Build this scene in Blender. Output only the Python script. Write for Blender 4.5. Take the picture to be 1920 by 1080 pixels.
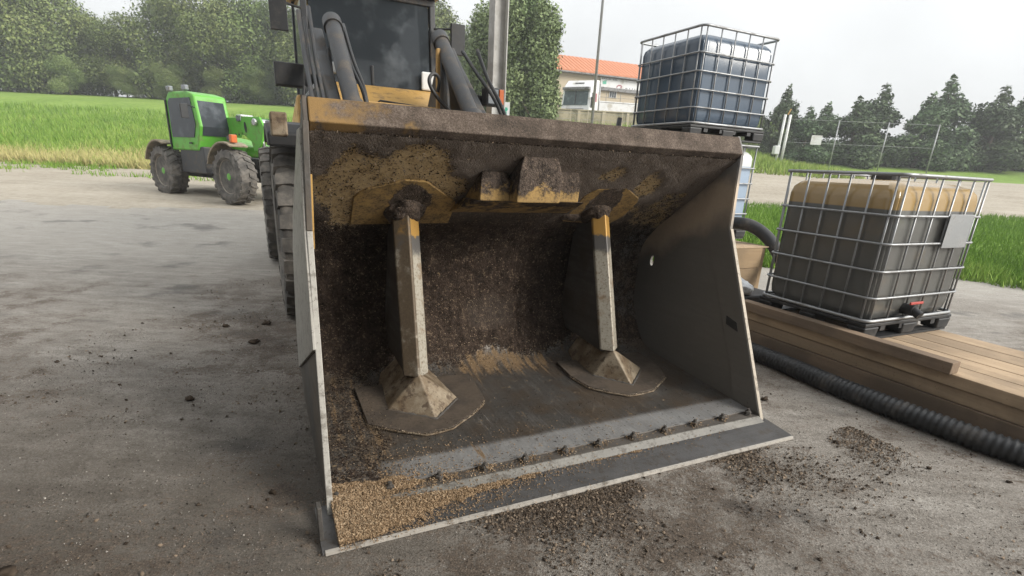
import bpy, bmesh, math, random
import numpy as np
from mathutils import Vector, Matrix, Euler
random.seed(7); RNG = np.random.default_rng(11)
R = math.radians
scene = bpy.context.scene
for o in list(bpy.data.objects): bpy.data.objects.remove(o)
COL = scene.collection

# ------------------------------------------------------------------ camera
cd = bpy.data.cameras.new('camera'); cam = bpy.data.objects.new('camera', cd); COL.objects.link(cam)
th, rh = R(18.778), R(2.908)
fw = Vector((0, math.cos(th), -math.sin(th))); r0 = Vector((1, 0, 0)); d0 = fw.cross(r0)
rv = math.cos(rh)*r0 - math.sin(rh)*d0; dv = math.sin(rh)*r0 + math.cos(rh)*d0
m = Matrix((rv, -dv, -fw)).transposed().to_4x4(); m.translation = Vector((0, 0, 1.54))
cam.matrix_world = m
cd.sensor_width = 36; cd.lens = 36*980/1920; cd.shift_y = 105/1920; cd.clip_end = 3000; cd.clip_start = .02
scene.camera = cam

# ------------------------------------------------------------------ world, sun, exposure
SUN_EL, SUN_AZ = 27, 110            # degrees: height, compass bearing clockwise from +y (behind the camera, to the right)
w = bpy.data.worlds.new('World'); scene.world = w; w.use_nodes = True
nt = w.node_tree; bg = nt.nodes['Background']
sky = nt.nodes.new('ShaderNodeTexSky'); sky.sky_type = 'NISHITA'; sky.sun_disc = False
sky.sun_elevation = R(SUN_EL); sky.sun_rotation = R(SUN_AZ); sky.dust_density = 2; sky.air_density = 1.0; sky.ozone_density = .6
hs = nt.nodes.new('ShaderNodeHueSaturation'); hs.inputs['Saturation'].default_value = .22
nt.links.new(sky.outputs[0], hs.inputs['Color']); mx = nt.nodes.new('ShaderNodeMix'); mx.data_type = 'RGBA'; mx.inputs[0].default_value = .93     # overcast veil over the clear sky
tcw = nt.nodes.new('ShaderNodeTexCoord'); sep = nt.nodes.new('ShaderNodeSeparateXYZ'); nt.links.new(tcw.outputs['Generated'], sep.inputs[0])
mr = nt.nodes.new('ShaderNodeMapRange'); nt.links.new(sep.outputs['Z'], mr.inputs['Value']); mr.inputs['To Min'].default_value = 1/3; mr.inputs['To Max'].default_value = 1.0     # standard overcast sky: zenith three times the horizon
vl = nt.nodes.new('ShaderNodeVectorMath'); vl.operation = 'SCALE'; vl.inputs[0].default_value = (3.95, 4.03, 4.06); cn = nt.nodes.new('ShaderNodeTexNoise'); nt.links.new(tcw.outputs['Generated'], cn.inputs['Vector']); cn.inputs['Scale'].default_value = 4; cn.inputs['Detail'].default_value = 5
cm = nt.nodes.new('ShaderNodeMapRange'); nt.links.new(cn.outputs['Fac'], cm.inputs['Value']); cm.inputs['From Min'].default_value = .3; cm.inputs['From Max'].default_value = .7; cm.inputs['To Min'].default_value = .88; cm.inputs['To Max'].default_value = 1.08
ml = nt.nodes.new('ShaderNodeMath'); ml.operation = 'MULTIPLY'; nt.links.new(mr.outputs[0], ml.inputs[0]); nt.links.new(cm.outputs[0], ml.inputs[1]); nt.links.new(ml.outputs[0], vl.inputs['Scale']); nt.links.new(vl.outputs[0], mx.inputs[7])
nt.links.new(hs.outputs[0], mx.inputs[6]); nt.links.new(mx.outputs[2], bg.inputs['Color'])
bg.inputs['Strength'].default_value = .118
sl = bpy.data.lights.new('sun', 'SUN'); sl.energy = 1.1; sl.angle = R(26); sl.color = (1, .95, .87)
sun = bpy.data.objects.new('sun', sl); COL.objects.link(sun)
sd = Vector((math.sin(R(SUN_AZ))*math.cos(R(SUN_EL)), math.cos(R(SUN_AZ))*math.cos(R(SUN_EL)), math.sin(R(SUN_EL))))
sun.rotation_euler = sd.to_track_quat('Z', 'Y').to_euler(); sun.location = (0, 0, 20)
vs = scene.view_settings; vs.view_transform = 'Standard'; vs.look = 'None'; vs.gamma = 1; vs.use_curve_mapping = False
vs.exposure = 2.05
HAZE = .0018                           # density of the moist air, per metre
scene.render.engine = 'CYCLES'
scene.cycles.max_bounces = 8; scene.cycles.diffuse_bounces = 4

# ------------------------------------------------------------------ helpers
def tag(o, label=None, cat=None, group=None, kind=None):
    if label: o['label'] = label
    if cat: o['category'] = cat
    if group: o['group'] = group
    if kind: o['kind'] = kind
    return o
def empty(name, loc=(0, 0, 0), rz=0, label=None, cat=None, group=None, parent=None):
    o = bpy.data.objects.new(name, None); COL.objects.link(o); o.location = loc; o.rotation_euler = (0, 0, rz)
    o.empty_display_size = .1
    if parent: o.parent = parent
    return tag(o, label, cat, group)
def copy_tree(o, parent=None):
    c = o.copy(); COL.objects.link(c)
    if parent: c.parent = parent; c.matrix_parent_inverse = o.matrix_parent_inverse
    for ch in list(o.children): copy_tree(ch, c)
    return c

class MB:
    def __init__(s): s.v = []; s.f = []
    def add(s, vs_, fs_):
        b = len(s.v); s.v += [tuple(p) for p in vs_]; s.f += [tuple(i+b for i in f) for f in fs_]; return s
    def box(s, x0, x1, y0, y1, z0, z1, M=None, taper=0):
        t = taper
        p = [Vector(q) for q in ((x0, y0, z0), (x1, y0, z0), (x1, y1, z0), (x0, y1, z0), (x0+t, y0+t, z1), (x1-t, y0+t, z1), (x1-t, y1-t, z1), (x0+t, y1-t, z1))]
        if M is not None: p = [M @ q for q in p]
        return s.add(p, [(3, 2, 1, 0), (4, 5, 6, 7), (0, 1, 5, 4), (1, 2, 6, 5), (2, 3, 7, 6), (3, 0, 4, 7)])
    def prism(s, pts, vec):
        n = len(pts); a = [Vector(p) for p in pts]; vec = Vector(vec); b = [p+vec for p in a]
        return s.add(a+b, [tuple(reversed(range(n))), tuple(range(n, 2*n))] + [(i, (i+1) % n, n+(i+1) % n, n+i) for i in range(n)])
    def tube(s, pts, r, seg=8, closed=False, caps=True):
        pts = [Vector(p) for p in pts]; n = len(pts); rr = r if isinstance(r, (list, tuple)) else [r]*n
        vs_ = []; fs_ = []
        ref = None
        for i, p in enumerate(pts):
            if closed: t = pts[(i+1) % n]-pts[i-1]
            else: t = pts[min(i+1, n-1)]-pts[max(i-1, 0)]
            t.normalize()
            if ref is None: ref = Vector((0, 0, 1)) if abs(t.z) < .9 else Vector((1, 0, 0))
            a = t.cross(ref)
            if a.length < 1e-4: a = t.orthogonal()
            a.normalize(); b = a.cross(t).normalized(); ref = b
            for k in range(seg):
                q = 2*math.pi*k/seg; vs_.append(p + rr[i]*(a*math.cos(q)+b*math.sin(q)))
        m_ = n if closed else n-1
        for i in range(m_):
            j = (i+1) % n
            for k in range(seg):
                l = (k+1) % seg; fs_.append((i*seg+k, i*seg+l, j*seg+l, j*seg+k))
        if caps and not closed:
            fs_.append(tuple(reversed(range(seg)))); fs_.append(tuple(range((n-1)*seg, n*seg)))
        return s.add(vs_, fs_)
    def lathe(s, prof, c, axis='x', seg=32, closed=False):
        vs_ = []; fs_ = []; n = len(prof); c = Vector(c)
        for k in range(seg):
            q = 2*math.pi*k/seg; ca, sa = math.cos(q), math.sin(q)
            for (r, h) in prof:
                vs_.append(c + (Vector((h, r*ca, r*sa)) if axis == 'x' else Vector((r*ca, r*sa, h)) if axis == 'z' else Vector((r*ca, h, r*sa))))
        for k in range(seg):
            l = (k+1) % seg
            for i in range(n if closed else n-1):
                j = (i+1) % n; fs_.append((k*n+i, k*n+j, l*n+j, l*n+i))
        if not closed:
            fs_.append(tuple(k*n for k in range(seg))); fs_.append(tuple((seg-1-k)*n+n-1 for k in range(seg)))
        return s.add(vs_, fs_)
    def shear(s, k=.04): s.v = [(p[0]+k*p[2], p[1], p[2]) for p in s.v]; return s
    def mesh(s, name):
        me = bpy.data.meshes.new(name); me.from_pydata([tuple(p) for p in s.v], [], s.f); me.update()
        bm = bmesh.new(); bm.from_mesh(me); bmesh.ops.recalc_face_normals(bm, faces=bm.faces); bm.to_mesh(me); bm.free()
        return me
    def build(s, name, mat, parent=None, smooth=False, bevel=0, label=None, seg=2):
        o = bpy.data.objects.new(name, s.mesh(name)); COL.objects.link(o); o.data.materials.append(mat)
        if parent: o.parent = parent
        if smooth:
            for p in o.data.polygons: p.use_smooth = True
            if smooth == 'auto':
                o.data.set_sharp_from_angle(angle=R(38))
        if bevel:
            b = o.modifiers.new('bevel', 'BEVEL'); b.width = bevel; b.segments = seg; b.limit_method = 'ANGLE'; b.angle_limit = R(35)
        if label: o['label'] = label
        return o
def np_obj(name, V, F, mat, parent=None, tint=None, smooth=False):
    """V (n,3), F (m,k) arrays, one face size"""
    me = bpy.data.meshes.new(name); n, k = F.shape
    me.vertices.add(len(V)); me.vertices.foreach_set('co', V.astype(np.float32).ravel())
    me.loops.add(n*k); me.loops.foreach_set('vertex_index', F.astype(np.int32).ravel())
    me.polygons.add(n); me.polygons.foreach_set('loop_start', np.arange(0, n*k, k, dtype=np.int32)); me.polygons.foreach_set('loop_total', np.full(n, k, np.int32))
    if smooth: me.polygons.foreach_set('use_smooth', np.ones(n, bool))
    me.update(calc_edges=True); me.validate()
    if tint is not None:
        a = me.attributes.new('tint', 'FLOAT', 'POINT'); a.data.foreach_set('value', tint.astype(np.float32))
    o = bpy.data.objects.new(name, me); COL.objects.link(o); me.materials.append(mat)
    if parent: o.parent = parent
    return o

# value noise for geometry and masks
_T = RNG.random((256, 256))
def vnoise(x, y):
    xi = np.floor(x).astype(int); yi = np.floor(y).astype(int); fx = x-xi; fy = y-yi
    fx = fx*fx*(3-2*fx); fy = fy*fy*(3-2*fy); g = lambda a, b: _T[a % 256, b % 256]
    return (g(xi, yi)*(1-fx)+g(xi+1, yi)*fx)*(1-fy)+(g(xi, yi+1)*(1-fx)+g(xi+1, yi+1)*fx)*fy
def fbm(x, y, o=4):
    s = 0; a = .5; t = 0
    for i in range(o): s = s+a*vnoise(x*2**i+17*i, y*2**i+31*i); t += a; a *= .5
    return s/t
def inpoly(x, y, poly):
    r = np.zeros(x.shape, bool); n = len(poly)
    for i in range(n):
        x1, y1 = poly[i]; x2, y2 = poly[i-1]
        c = ((y1 > y) != (y2 > y)) & (x < (x2-x1)*(y-y1)/(y2-y1+1e-12)+x1); r ^= c
    return r
def blur(a, n):
    for _ in range(n):
        p = np.pad(a, 1, mode='edge'); a = (p[1:-1, 1:-1]*2+p[:-2, 1:-1]+p[2:, 1:-1]+p[1:-1, :-2]+p[1:-1, 2:])/6
    return a
def sstep(a, b, x):
    t = np.clip((x-a)/(b-a), 0, 1); return t*t*(3-2*t)

# ------------------------------------------------------------------ material helpers
class NT:
    def __init__(s, name):
        s.m = bpy.data.materials.new(name); s.m.use_nodes = True; s.t = s.m.node_tree; s.b = s.t.nodes['Principled BSDF']
        s.tc = s.t.nodes.new('ShaderNodeTexCoord'); s.co = s.tc.outputs['Object']
    def n(s, typ, **kw):
        x = s.t.nodes.new(typ)
        for k, v in kw.items(): setattr(x, k, v)
        return x
    def link(s, a, b): s.t.links.new(a, b)
    def put(s, sock, v):
        if isinstance(v, bpy.types.NodeSocket): s.link(v, sock)
        elif isinstance(v, (tuple, list)) and len(v) == 3 and sock.type == 'RGBA': sock.default_value = (*v, 1)
        else: sock.default_value = v
    def scaled(s, sc, co=None):
        x = s.n('ShaderNodeMapping'); s.link(co or s.co, x.inputs[0]); x.inputs['Scale'].default_value = sc; return x.outputs[0]
    def noise(s, scale, detail=3, rough=.55, co=None, dist=0):
        x = s.n('ShaderNodeTexNoise'); s.link(co or s.co, x.inputs['Vector']); x.inputs['Scale'].default_value = scale
        x.inputs['Detail'].default_value = detail; x.inputs['Roughness'].default_value = rough; x.inputs['Distortion'].default_value = dist
        return x.outputs['Fac']
    def voro(s, scale, co=None, out='Distance', rnd=1):
        x = s.n('ShaderNodeTexVoronoi'); s.link(co or s.co, x.inputs['Vector']); x.inputs['Scale'].default_value = scale; x.inputs['Randomness'].default_value = rnd
        return x.outputs[out]
    def math(s, op, a, b=0., c=None, clamp=False):
        x = s.n('ShaderNodeMath', operation=op); x.use_clamp = clamp; s.put(x.inputs[0], a); s.put(x.inputs[1], b)
        if c is not None: s.put(x.inputs[2], c)
        return x.outputs[0]
    def step(s, x_, lo, hi):
        x = s.n('ShaderNodeMapRange', interpolation_type='SMOOTHSTEP'); s.put(x.inputs['Value'], x_)
        x.inputs['From Min'].default_value = lo; x.inputs['From Max'].default_value = hi; return x.outputs[0]
    def ramp(s, fac, stops):
        x = s.n('ShaderNodeValToRGB'); s.link(fac, x.inputs[0]); e = x.color_ramp.elements
        while len(e) < len(stops): e.new(.5)
        for el, (p, c) in zip(e, stops): el.position = p; el.color = (*c, 1) if len(c) == 3 else c
        return x.outputs[0]
    def mix(s, f, a, b):
        x = s.n('ShaderNodeMix', data_type='RGBA'); s.put(x.inputs[0], f); s.put(x.inputs[6], a); s.put(x.inputs[7], b); return x.outputs[2]
    def fmix(s, f, a, b):
        x = s.n('ShaderNodeMix', data_type='FLOAT'); s.put(x.inputs[0], f); s.put(x.inputs[2], a); s.put(x.inputs[3], b); return x.outputs[0]
    def attr(s, name): x = s.n('ShaderNodeAttribute', attribute_name=name); return x.outputs['Fac']
    def xyz(s, co=None): x = s.n('ShaderNodeSeparateXYZ'); s.link(co or s.co, x.inputs[0]); return x.outputs
    def bump(s, h, strength=.4, dist=.01):
        x = s.n('ShaderNodeBump'); x.inputs['Strength'].default_value = strength; x.inputs['Distance'].default_value = dist; s.link(h, x.inputs['Height']); s.link(x.outputs[0], s.b.inputs['Normal'])
    def set(s, **kw):
        for k, v in kw.items(): s.put(s.b.inputs[{'color': 'Base Color', 'rough': 'Roughness', 'metal': 'Metallic', 'spec': 'Specular IOR Level', 'trans': 'Transmission Weight', 'emit': 'Emission Color', 'emits': 'Emission Strength', 'alpha': 'Alpha', 'sub': 'Subsurface Weight'}[k]], v)
        return s.m
def worn(name, base, var=.25, dirt=(.06, .05, .04), dirt_amt=.35, rough=.55, metal=0., scale=6, bump=.15, bs=60):
    s = NT(name); a = s.noise(scale, 5, .6); b = s.noise(scale*9, 3, .6)
    c = s.mix(s.math('MULTIPLY', b, var), base, tuple(x*.45 for x in base))
    f = s.step(s.math('ADD', a, s.math('MULTIPLY', b, .25)), .72-dirt_amt*.45, .95-dirt_amt*.3)
    c = s.mix(f, c, dirt); s.bump(s.noise(bs, 3), bump, .004)
    return s.set(color=c, rough=s.fmix(f, rough, .9), metal=s.fmix(f, metal, 0.))

M = {}
M['yellow'] = worn('yellow_machine_paint', (.48, .285, .08), dirt=(.2, .13, .06), dirt_amt=.25, rough=.5)
M['dark_paint'] = worn('dark_grey_paint', (.03, .032, .036), dirt=(.11, .095, .08), dirt_amt=.3, rough=.5)
M['black'] = worn('black_plastic', (.014, .015, .017), dirt=(.06, .055, .05), dirt_amt=.25, rough=.55)
M['hose'] = worn('black_rubber_hose', (.018, .019, .021), dirt=(.09, .08, .07), dirt_amt=.2, rough=.5)
M['chrome'] = worn('bright_rod', (.55, .55, .56), dirt=(.2, .18, .15), dirt_amt=.2, rough=.25, metal=.9)
M['galv'] = worn('galvanised_steel', (.32, .33, .34), var=.3, dirt=(.2, .19, .175), dirt_amt=.25, rough=.42, metal=.55)
M['green'] = worn('green_machine_paint', (.10, .36, .035), var=.15, dirt=(.16, .2, .07), dirt_amt=.22, rough=.4)
M['white'] = worn('white_paint', (.66, .67, .67), var=.12, dirt=(.42, .4, .35), dirt_amt=.3, rough=.4, scale=1.2)
M['cream'] = worn('cream_render', (.45, .385, .285), var=.12, dirt=(.42, .36, .26), dirt_amt=.4, rough=.9, scale=.5)
M['stone'] = worn('weathered_concrete_wall', (.42, .36, .25), var=.25, dirt=(.16, .15, .09), dirt_amt=.55, rough=.95, scale=.8)
M['post'] = worn('pale_column_paint', (.52, .52, .5), var=.12, dirt=(.33, .32, .3), dirt_amt=.3, rough=.7, scale=2)
M['grey_dark'] = worn('grey_shade_metal', (.2, .2, .2), var=.2, rough=.6)
M['mudtan'] = worn('muddy_mudguard', (.3, .25, .18), var=.3, dirt=(.13, .11, .08), dirt_amt=.4, rough=.85)
M['orange'] = worn('orange_lens', (.5, .12, .03), var=.1, dirt=(.2, .08, .04), dirt_amt=.15, rough=.25)
M['lens'] = worn('headlamp_glass', (.2, .22, .24), var=.2, dirt=(.15, .14, .12), dirt_amt=.3, rough=.2)
M['rim'] = worn('muddy_rim', (.3, .27, .22), var=.3, dirt=(.15, .12, .09), dirt_amt=.45, rough=.8)
M['redpaint'] = worn('red_paint', (.4, .05, .04), var=.1, dirt_amt=.1)
M['tealpaint'] = worn('teal_print', (.05, .38, .25), var=.05, dirt_amt=.05)
M['inkpaint'] = worn('grey_print', (.16, .16, .17), var=.05, dirt_amt=.05)
M['plumpaint'] = worn('plum_print', (.3, .1, .12), var=.05, dirt_amt=.05)
M['roofbar'] = worn('roof_steel', (.25, .25, .25), dirt_amt=.3)
M['plasticwhite'] = worn('white_plastic_sheet', (.7, .72, .74), var=.1, dirt=(.5, .5, .5), dirt_amt=.2, rough=.35)

def glass(name, tint, rough=.05):
    s = NT(name); n = s.noise(3, 3); c = s.mix(s.step(n, .45, .75), tint, tuple(min(1, x*1.8+.03) for x in tint)); return s.set(color=c, rough=rough, spec=.3)
M['glass_dark'] = glass('dark_cab_glass', (.03, .036, .042))
M['glass_pale'] = glass('truck_windscreen_glass', (.045, .07, .07), .08)

def tyre_mat():
    s = NT('dusty_rubber'); a = s.noise(5, 5, .65); b = s.noise(45, 4, .6)
    c = s.mix(s.step(a, .35, .7), (.085, .08, .074), (.22, .20, .175)); c = s.mix(s.math('MULTIPLY', b, .5), c, (.03, .03, .03))
    s.bump(b, .3, .01); return s.set(color=c, rough=.85, spec=.25)
M['tyre'] = tyre_mat()

def granular(s, dark=(.006, .0045, .0036), mid=(.03, .0215, .0165), light=(.22, .165, .115)):
    f1 = s.noise(55, 5, .7, dist=.6); f2 = s.voro(120); f3 = s.noise(14, 4, .6); f4 = s.voro(75, out='Color')
    f5 = s.noise(1, 5, .65, co=s.scaled((22, 3, 3)))
    v = s.math('ADD', s.math('ADD', s.math('MULTIPLY', f1, .75), s.math('MULTIPLY', f3, .45)), s.math('MULTIPLY', s.math('SUBTRACT', f5, .5), .34))
    c = s.ramp(v, [(.40, dark), (.56, mid), (.70, tuple(x*1.9 for x in mid)), (.84, light)])
    bx = s.n('ShaderNodeSeparateColor'); s.link(f4, bx.inputs[0])
    c = s.mix(s.math('MULTIPLY', s.step(bx.outputs[0], .86, .95), s.step(f2, .5, .25)), c, light)
    return c, s.math('ADD', f1, s.math('MULTIPLY', f2, -.5))

def steel(s, streak=True):
    a = s.noise(3.2, 5, .6); b = s.noise(1, 4, .6, co=s.scaled((55, 2.2, 30))); d = s.noise(70, 3)
    v = s.math('ADD', s.math('ADD', s.math('MULTIPLY', a, .45), s.math('MULTIPLY', b, .35)), s.math('MULTIPLY', d, .2))
    return s.ramp(v, [(.28, (.04, .037, .034)), (.5, (.085, .08, .074)), (.72, (.17, .16, .15))]), v

def shell_mat():
    s = NT('bucket_shell'); st, sv = steel(s); gr, gh = granular(s)
    n1 = s.noise(16, 5, .7); n2 = s.noise(75, 4, .7)
    j = s.math('ADD', s.math('MULTIPLY', s.math('SUBTRACT', n1, .5), 1.0), s.math('MULTIPLY', s.math('SUBTRACT', n2, .5), .9))
    pol = s.attr('polish'); c = s.mix(s.math('MULTIPLY', pol, .75), st, s.ramp(sv, [(.3, (.24, .24, .24)), (.7, (.46, .46, .455))]))
    bf = s.noise(3.5, 5, .65); film = s.math('MULTIPLY', s.step(bf, .36, .62), s.math('SUBTRACT', 1, s.math('MULTIPLY', pol, .8))); c = s.mix(s.math('MULTIPLY', film, .7), c, s.mix(n2, (.045, .032, .022), (.12, .085, .055)))
    sc = s.noise(1, 2, .5, co=s.scaled((160, 3.5, 60))); sc2 = s.noise(2.2, 3); c = s.mix(s.math('MULTIPLY', s.math('MULTIPLY', s.step(sc, .66, .72), s.step(sc2, .45, .6)), .55), c, (.34, .33, .31))
    ru = s.noise(1, 4, .65, co=s.scaled((26, 2.2, 8)))
    rf = s.step(s.math('ADD', s.attr('rust'), s.math('MULTIPLY', s.math('SUBTRACT', ru, .5), 3.4)), .5, 1.1)
    c = s.mix(rf, c, s.mix(n2, (.085, .055, .03), (.22, .15, .085)))
    pf = s.step(s.math('ADD', s.attr('paint'), s.math('MULTIPLY', j, 2.6)), .34, .72)
    c = s.mix(pf, c, s.mix(s.step(n1, .35, .7), s.mix(s.step(n2, .4, .66), (.54, .405, .225), (.4, .30, .175)), s.mix(s.step(n2, .5, .6), (.34, .24, .12), (.10, .075, .055))))
    df = s.step(s.math('ADD', s.attr('dirt'), s.math('MULTIPLY', j, -2.4)), .30, .70)
    gl = s.mix(s.attr('dust'), gr, s.mix(.45, gr, s.mix(n2, (.15, .123, .103), (.55, .47, .405))))
    c = s.mix(df, c, gl)
    # fine chaff dust lying on the rest
    gf = s.math('MULTIPLY', s.attr('grit'), s.step(n2, .58, .68)); c = s.mix(gf, c, (.3, .22, .14))
    any_ = s.math('MAXIMUM', s.math('MAXIMUM', df, pf), s.math('MULTIPLY', rf, .8))
    x = s.n('ShaderNodeBump'); x.inputs['Strength'].default_value = .9; x.inputs['Distance'].default_value = .012
    s.link(s.math('MULTIPLY', gh, s.math('ADD', s.math('MULTIPLY', df, .9), .1)), x.inputs['Height']); s.link(x.outputs[0], s.b.inputs['Normal'])
    return s.set(color=c, rough=s.fmix(any_, s.math('ADD', .24, s.math('MULTIPLY', n1, .25)), .92), metal=s.fmix(any_, .35, 0.), spec=s.fmix(any_, .5, .12))
M['shell'] = shell_mat()

def edge_mat(name, c0, c1, metal=.6, rough=.4):
    s = NT(name); n = s.noise(8, 5, .6); n2 = s.noise(70, 4, .6); b = s.noise(1, 4, .6, co=s.scaled((2.5, 60, 60)))
    c = s.mix(s.math('ADD', s.math('MULTIPLY', n, .6), s.math('MULTIPLY', b, .4)), c0, c1); g1 = s.noise(17, 6, .7); c = s.mix(s.math('MULTIPLY', s.step(g1, .50, .66), .6), c, (.085, .068, .052)); c = s.mix(s.math('MULTIPLY', s.step(n2, .58, .7), .6), c, (.06, .05, .04)); s.bump(s.math('ADD', n2, s.math('MULTIPLY', g1, .6)), .3, .004)
    return s.set(color=c, rough=s.fmix(n, rough-.08, rough+.2), metal=metal)
def plate_mat(name, brown=.5, streakaxis=(3, 6, 3), light=1., rough=.5):
    s = NT(name); st, sv = steel(s); n = s.noise(2.3, 5, .6); n2 = s.noise(40, 4, .6)
    c = s.mix(s.math('MULTIPLY', s.step(n, .38, .66), brown), st, s.mix(n2, (.16*light, .115*light, .075*light), (.26*light, .2*light, .14*light)))
    f = s.noise(90, 3, .6); c = s.mix(s.math('MULTIPLY', s.step(f, .62, .72), .5), c, (.03, .027, .024)); s.bump(n2, .15, .003)
    return s.set(color=c, rough=s.fmix(n, rough-.1, rough+.25), metal=.35)
M['plate_out'] = plate_mat('side_plate_steel', .35, light=.9)
M['wear_plate'] = edge_mat('worn_plate_steel', (.23, .222, .205), (.47, .45, .405), .3, .55)
M['floor_pad'] = worn('floor_pad_film', (.105, .082, .062), var=.6, dirt=(.04, .03, .022), dirt_amt=.55, rough=.6, metal=.1, scale=5, bump=.25)
M['bolt'] = plate_mat('muddy_bolt', .9, light=.5, rough=.8)

def side_in_mat():
    # right side plate: grey steel with a band of brown film and a dark scraped zone
    s = NT('side_plate_film'); st, sv = steel(s); x, y, z = s.xyz(); n = s.noise(2.5, 5, .6); n2 = s.noise(45, 4, .65)
    gr, gh = granular(s, mid=(.06, .05, .045), light=(.16, .14, .12))
    line = s.math('ADD', s.math('SUBTRACT', z, s.math('MULTIPLY', s.math('SUBTRACT', 1.54, y), .42)), s.math('MULTIPLY', s.math('SUBTRACT', n, .5), .35))
    up = s.step(line, 1.18, 1.34); band = s.math('MULTIPLY', s.step(line, .86, 1.05), s.math('SUBTRACT', 1, up))
    c = s.mix(.65, st, (.22, .208, .19)); c = s.mix(s.math('MULTIPLY', band, .8), c, s.mix(n2, (.47, .375, .28), (.6, .49, .375)))
    c = s.mix(up, c, s.mix(.75, gr, (.26, .255, .25))); c = s.mix(s.math('MULTIPLY', s.step(n2, .66, .74), .5), c, (.03, .027, .024)); s.bump(n2, .15, .003)
    return s.set(color=c, rough=s.fmix(up, .55, .9), metal=.25)
M['side_in'] = side_in_mat()

def lip_mat():
    s = NT('lip_dusty_paint'); x, y, z = s.xyz(); n = s.noise(9, 5, .65); n2 = s.noise(110, 5, .8); n3 = s.noise(2.5, 3)
    dust = s.ramp(s.math('ADD', s.math('MULTIPLY', n, .4), s.math('MULTIPLY', n2, .6)), [(.36, (.03, .027, .022)), (.5, (.095, .073, .059)), (.63, (.2, .162, .133))])
    y_ = s.mix(n2, (.3, .19, .075), (.22, .14, .065))
    f = s.step(s.math('ADD', x, s.math('MULTIPLY', s.math('SUBTRACT', n, .5), 1.3)), .15, .5)
    f = s.math('MAXIMUM', f, s.step(n, .58, .66))
    c = s.mix(f, y_, dust); s.bump(n2, .5, .006); return s.set(color=c, rough=.9, spec=.2)
M['lip'] = lip_mat()

def rib_mat():
    s = NT('rib_worn_steel'); x, y, z = s.xyz(); n = s.noise(10, 5, .65); n2 = s.noise(70, 4, .65); n3 = s.noise(4, 3)
    zz = s.math('ADD', z, s.math('MULTIPLY', s.math('SUBTRACT', n, .5), .16))
    c = s.mix(s.step(n2, .45, .7), (.38, .35, .29), (.22, .19, .145)); c = s.mix(s.math('MULTIPLY', s.step(n, .5, .68), .75), c, (.2, .13, .07))
    c = s.mix(s.step(zz, .98, 1.03), c, (.10, .095, .09)); c = s.mix(s.step(zz, 1.10, 1.12), c, (.42, .24, .06))
    c = s.mix(s.step(n2, .64, .7), c, (.05, .04, .035))
    xr = s.math('SUBTRACT', x, s.math('ADD', .648, s.math('MULTIPLY', s.math('SUBTRACT', z, .3), .019)))
    lf = s.math('MULTIPLY', s.step(xr, .004, -.004), s.step(x, 1.2, 1.1)); c = s.mix(s.math('MULTIPLY', lf, s.step(n, .25, .5)), c, s.mix(n2, (.06, .045, .028), (.16, .12, .08)))
    s.bump(n2, .25, .004); return s.set(color=c, rough=.5, metal=.3)
M['rib'] = rib_mat()
M['web'] = plate_mat('rib_web_steel', .6, light=.35, rough=.6)
def foot_mat():
    s = NT('foot_rusty_steel'); n = s.noise(8, 5, .65); n2 = s.noise(60, 4, .65)
    c = s.mix(s.step(n, .35, .7), (.15, .105, .062), (.31, .26, .19)); n3 = s.noise(22, 5, .7); c = s.mix(s.math('MULTIPLY', s.step(n3, .5, .62), .8), c, (.07, .045, .028)); c = s.mix(s.step(n2, .6, .75), c, (.05, .036, .025)); s.bump(n2, .35, .005)
    return s.set(color=c, rough=.6, metal=.2)
M['foot'] = foot_mat()
def dirty_yellow(name, level, amt=.0):
    s = NT(name); x, y, z = s.xyz(); n = s.noise(13, 5, .7); n2 = s.noise(75, 4, .7); gr, gh = granular(s, mid=(.06, .046, .037))
    d1 = s.math('POWER', s.math('ADD', s.math('POWER', s.math('ABSOLUTE', s.math('SUBTRACT', x, .67)), 2), s.math('POWER', s.math('SUBTRACT', z, 1.27), 2)), .5); d2 = s.math('POWER', s.math('ADD', s.math('POWER', s.math('ABSOLUTE', s.math('SUBTRACT', x, 2.03)), 2), s.math('POWER', s.math('SUBTRACT', z, 1.29), 2)), .5)
    near = s.step(s.math('MINIMUM', d1, d2), .21, .08)
    f = s.math('ADD', s.math('ADD', s.math('MULTIPLY', near, 3.2), s.math('MULTIPLY', s.math('SUBTRACT', z, level), 7.)), s.math('ADD', s.math('MULTIPLY', s.math('SUBTRACT', n, .5), 2.4), amt))
    f = s.step(f, .0, .35); c = s.mix(f, s.mix(s.step(n, .35, .68), s.mix(s.step(n2, .45, .7), (.36, .235, .09), (.25, .165, .075)), s.mix(s.step(n2, .45, .6), (.22, .15, .07), (.07, .05, .035))), gr)
    s.bump(s.math('MULTIPLY', gh, f), .8, .01); return s.set(color=c, rough=.88, spec=.2)
M['cover'] = dirty_yellow('cover_dirty_paint', 1.385)
M['skirt'] = dirty_yellow('skirt_dirty_paint', 1.36, .62)
M['padpaint'] = dirty_yellow('pad_dirty_paint', 1.62, .1)
def dirt_mat(name, **kw):
    s = NT(name); gr, gh = granular(s, **kw); s.bump(gh, .9, .012); return s.set(color=gr, rough=.95, spec=.1)
M['dirt'] = dirt_mat('packed_compost', mid=(.06, .046, .037))
def tint_mat(name, stops, rough=.9, attr='tint'):
    s = NT(name); c = s.ramp(s.attr(attr), stops); return s.set(color=c, rough=rough, spec=.04)
M['chaff'] = tint_mat('straw_chaff', [(0, (.085, .055, .033)), (.35, (.225, .15, .088)), (.75, (.37, .265, .165)), (1, (.52, .405, .28))], 1.)
M['crumb'] = tint_mat('compost_crumbs', [(0, (.005, .004, .003)), (.55, (.017, .0125, .0095)), (.78, (.06, .045, .033)), (.90, (.22, .17, .12)), (1, (.42, .34, .25))])
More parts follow.
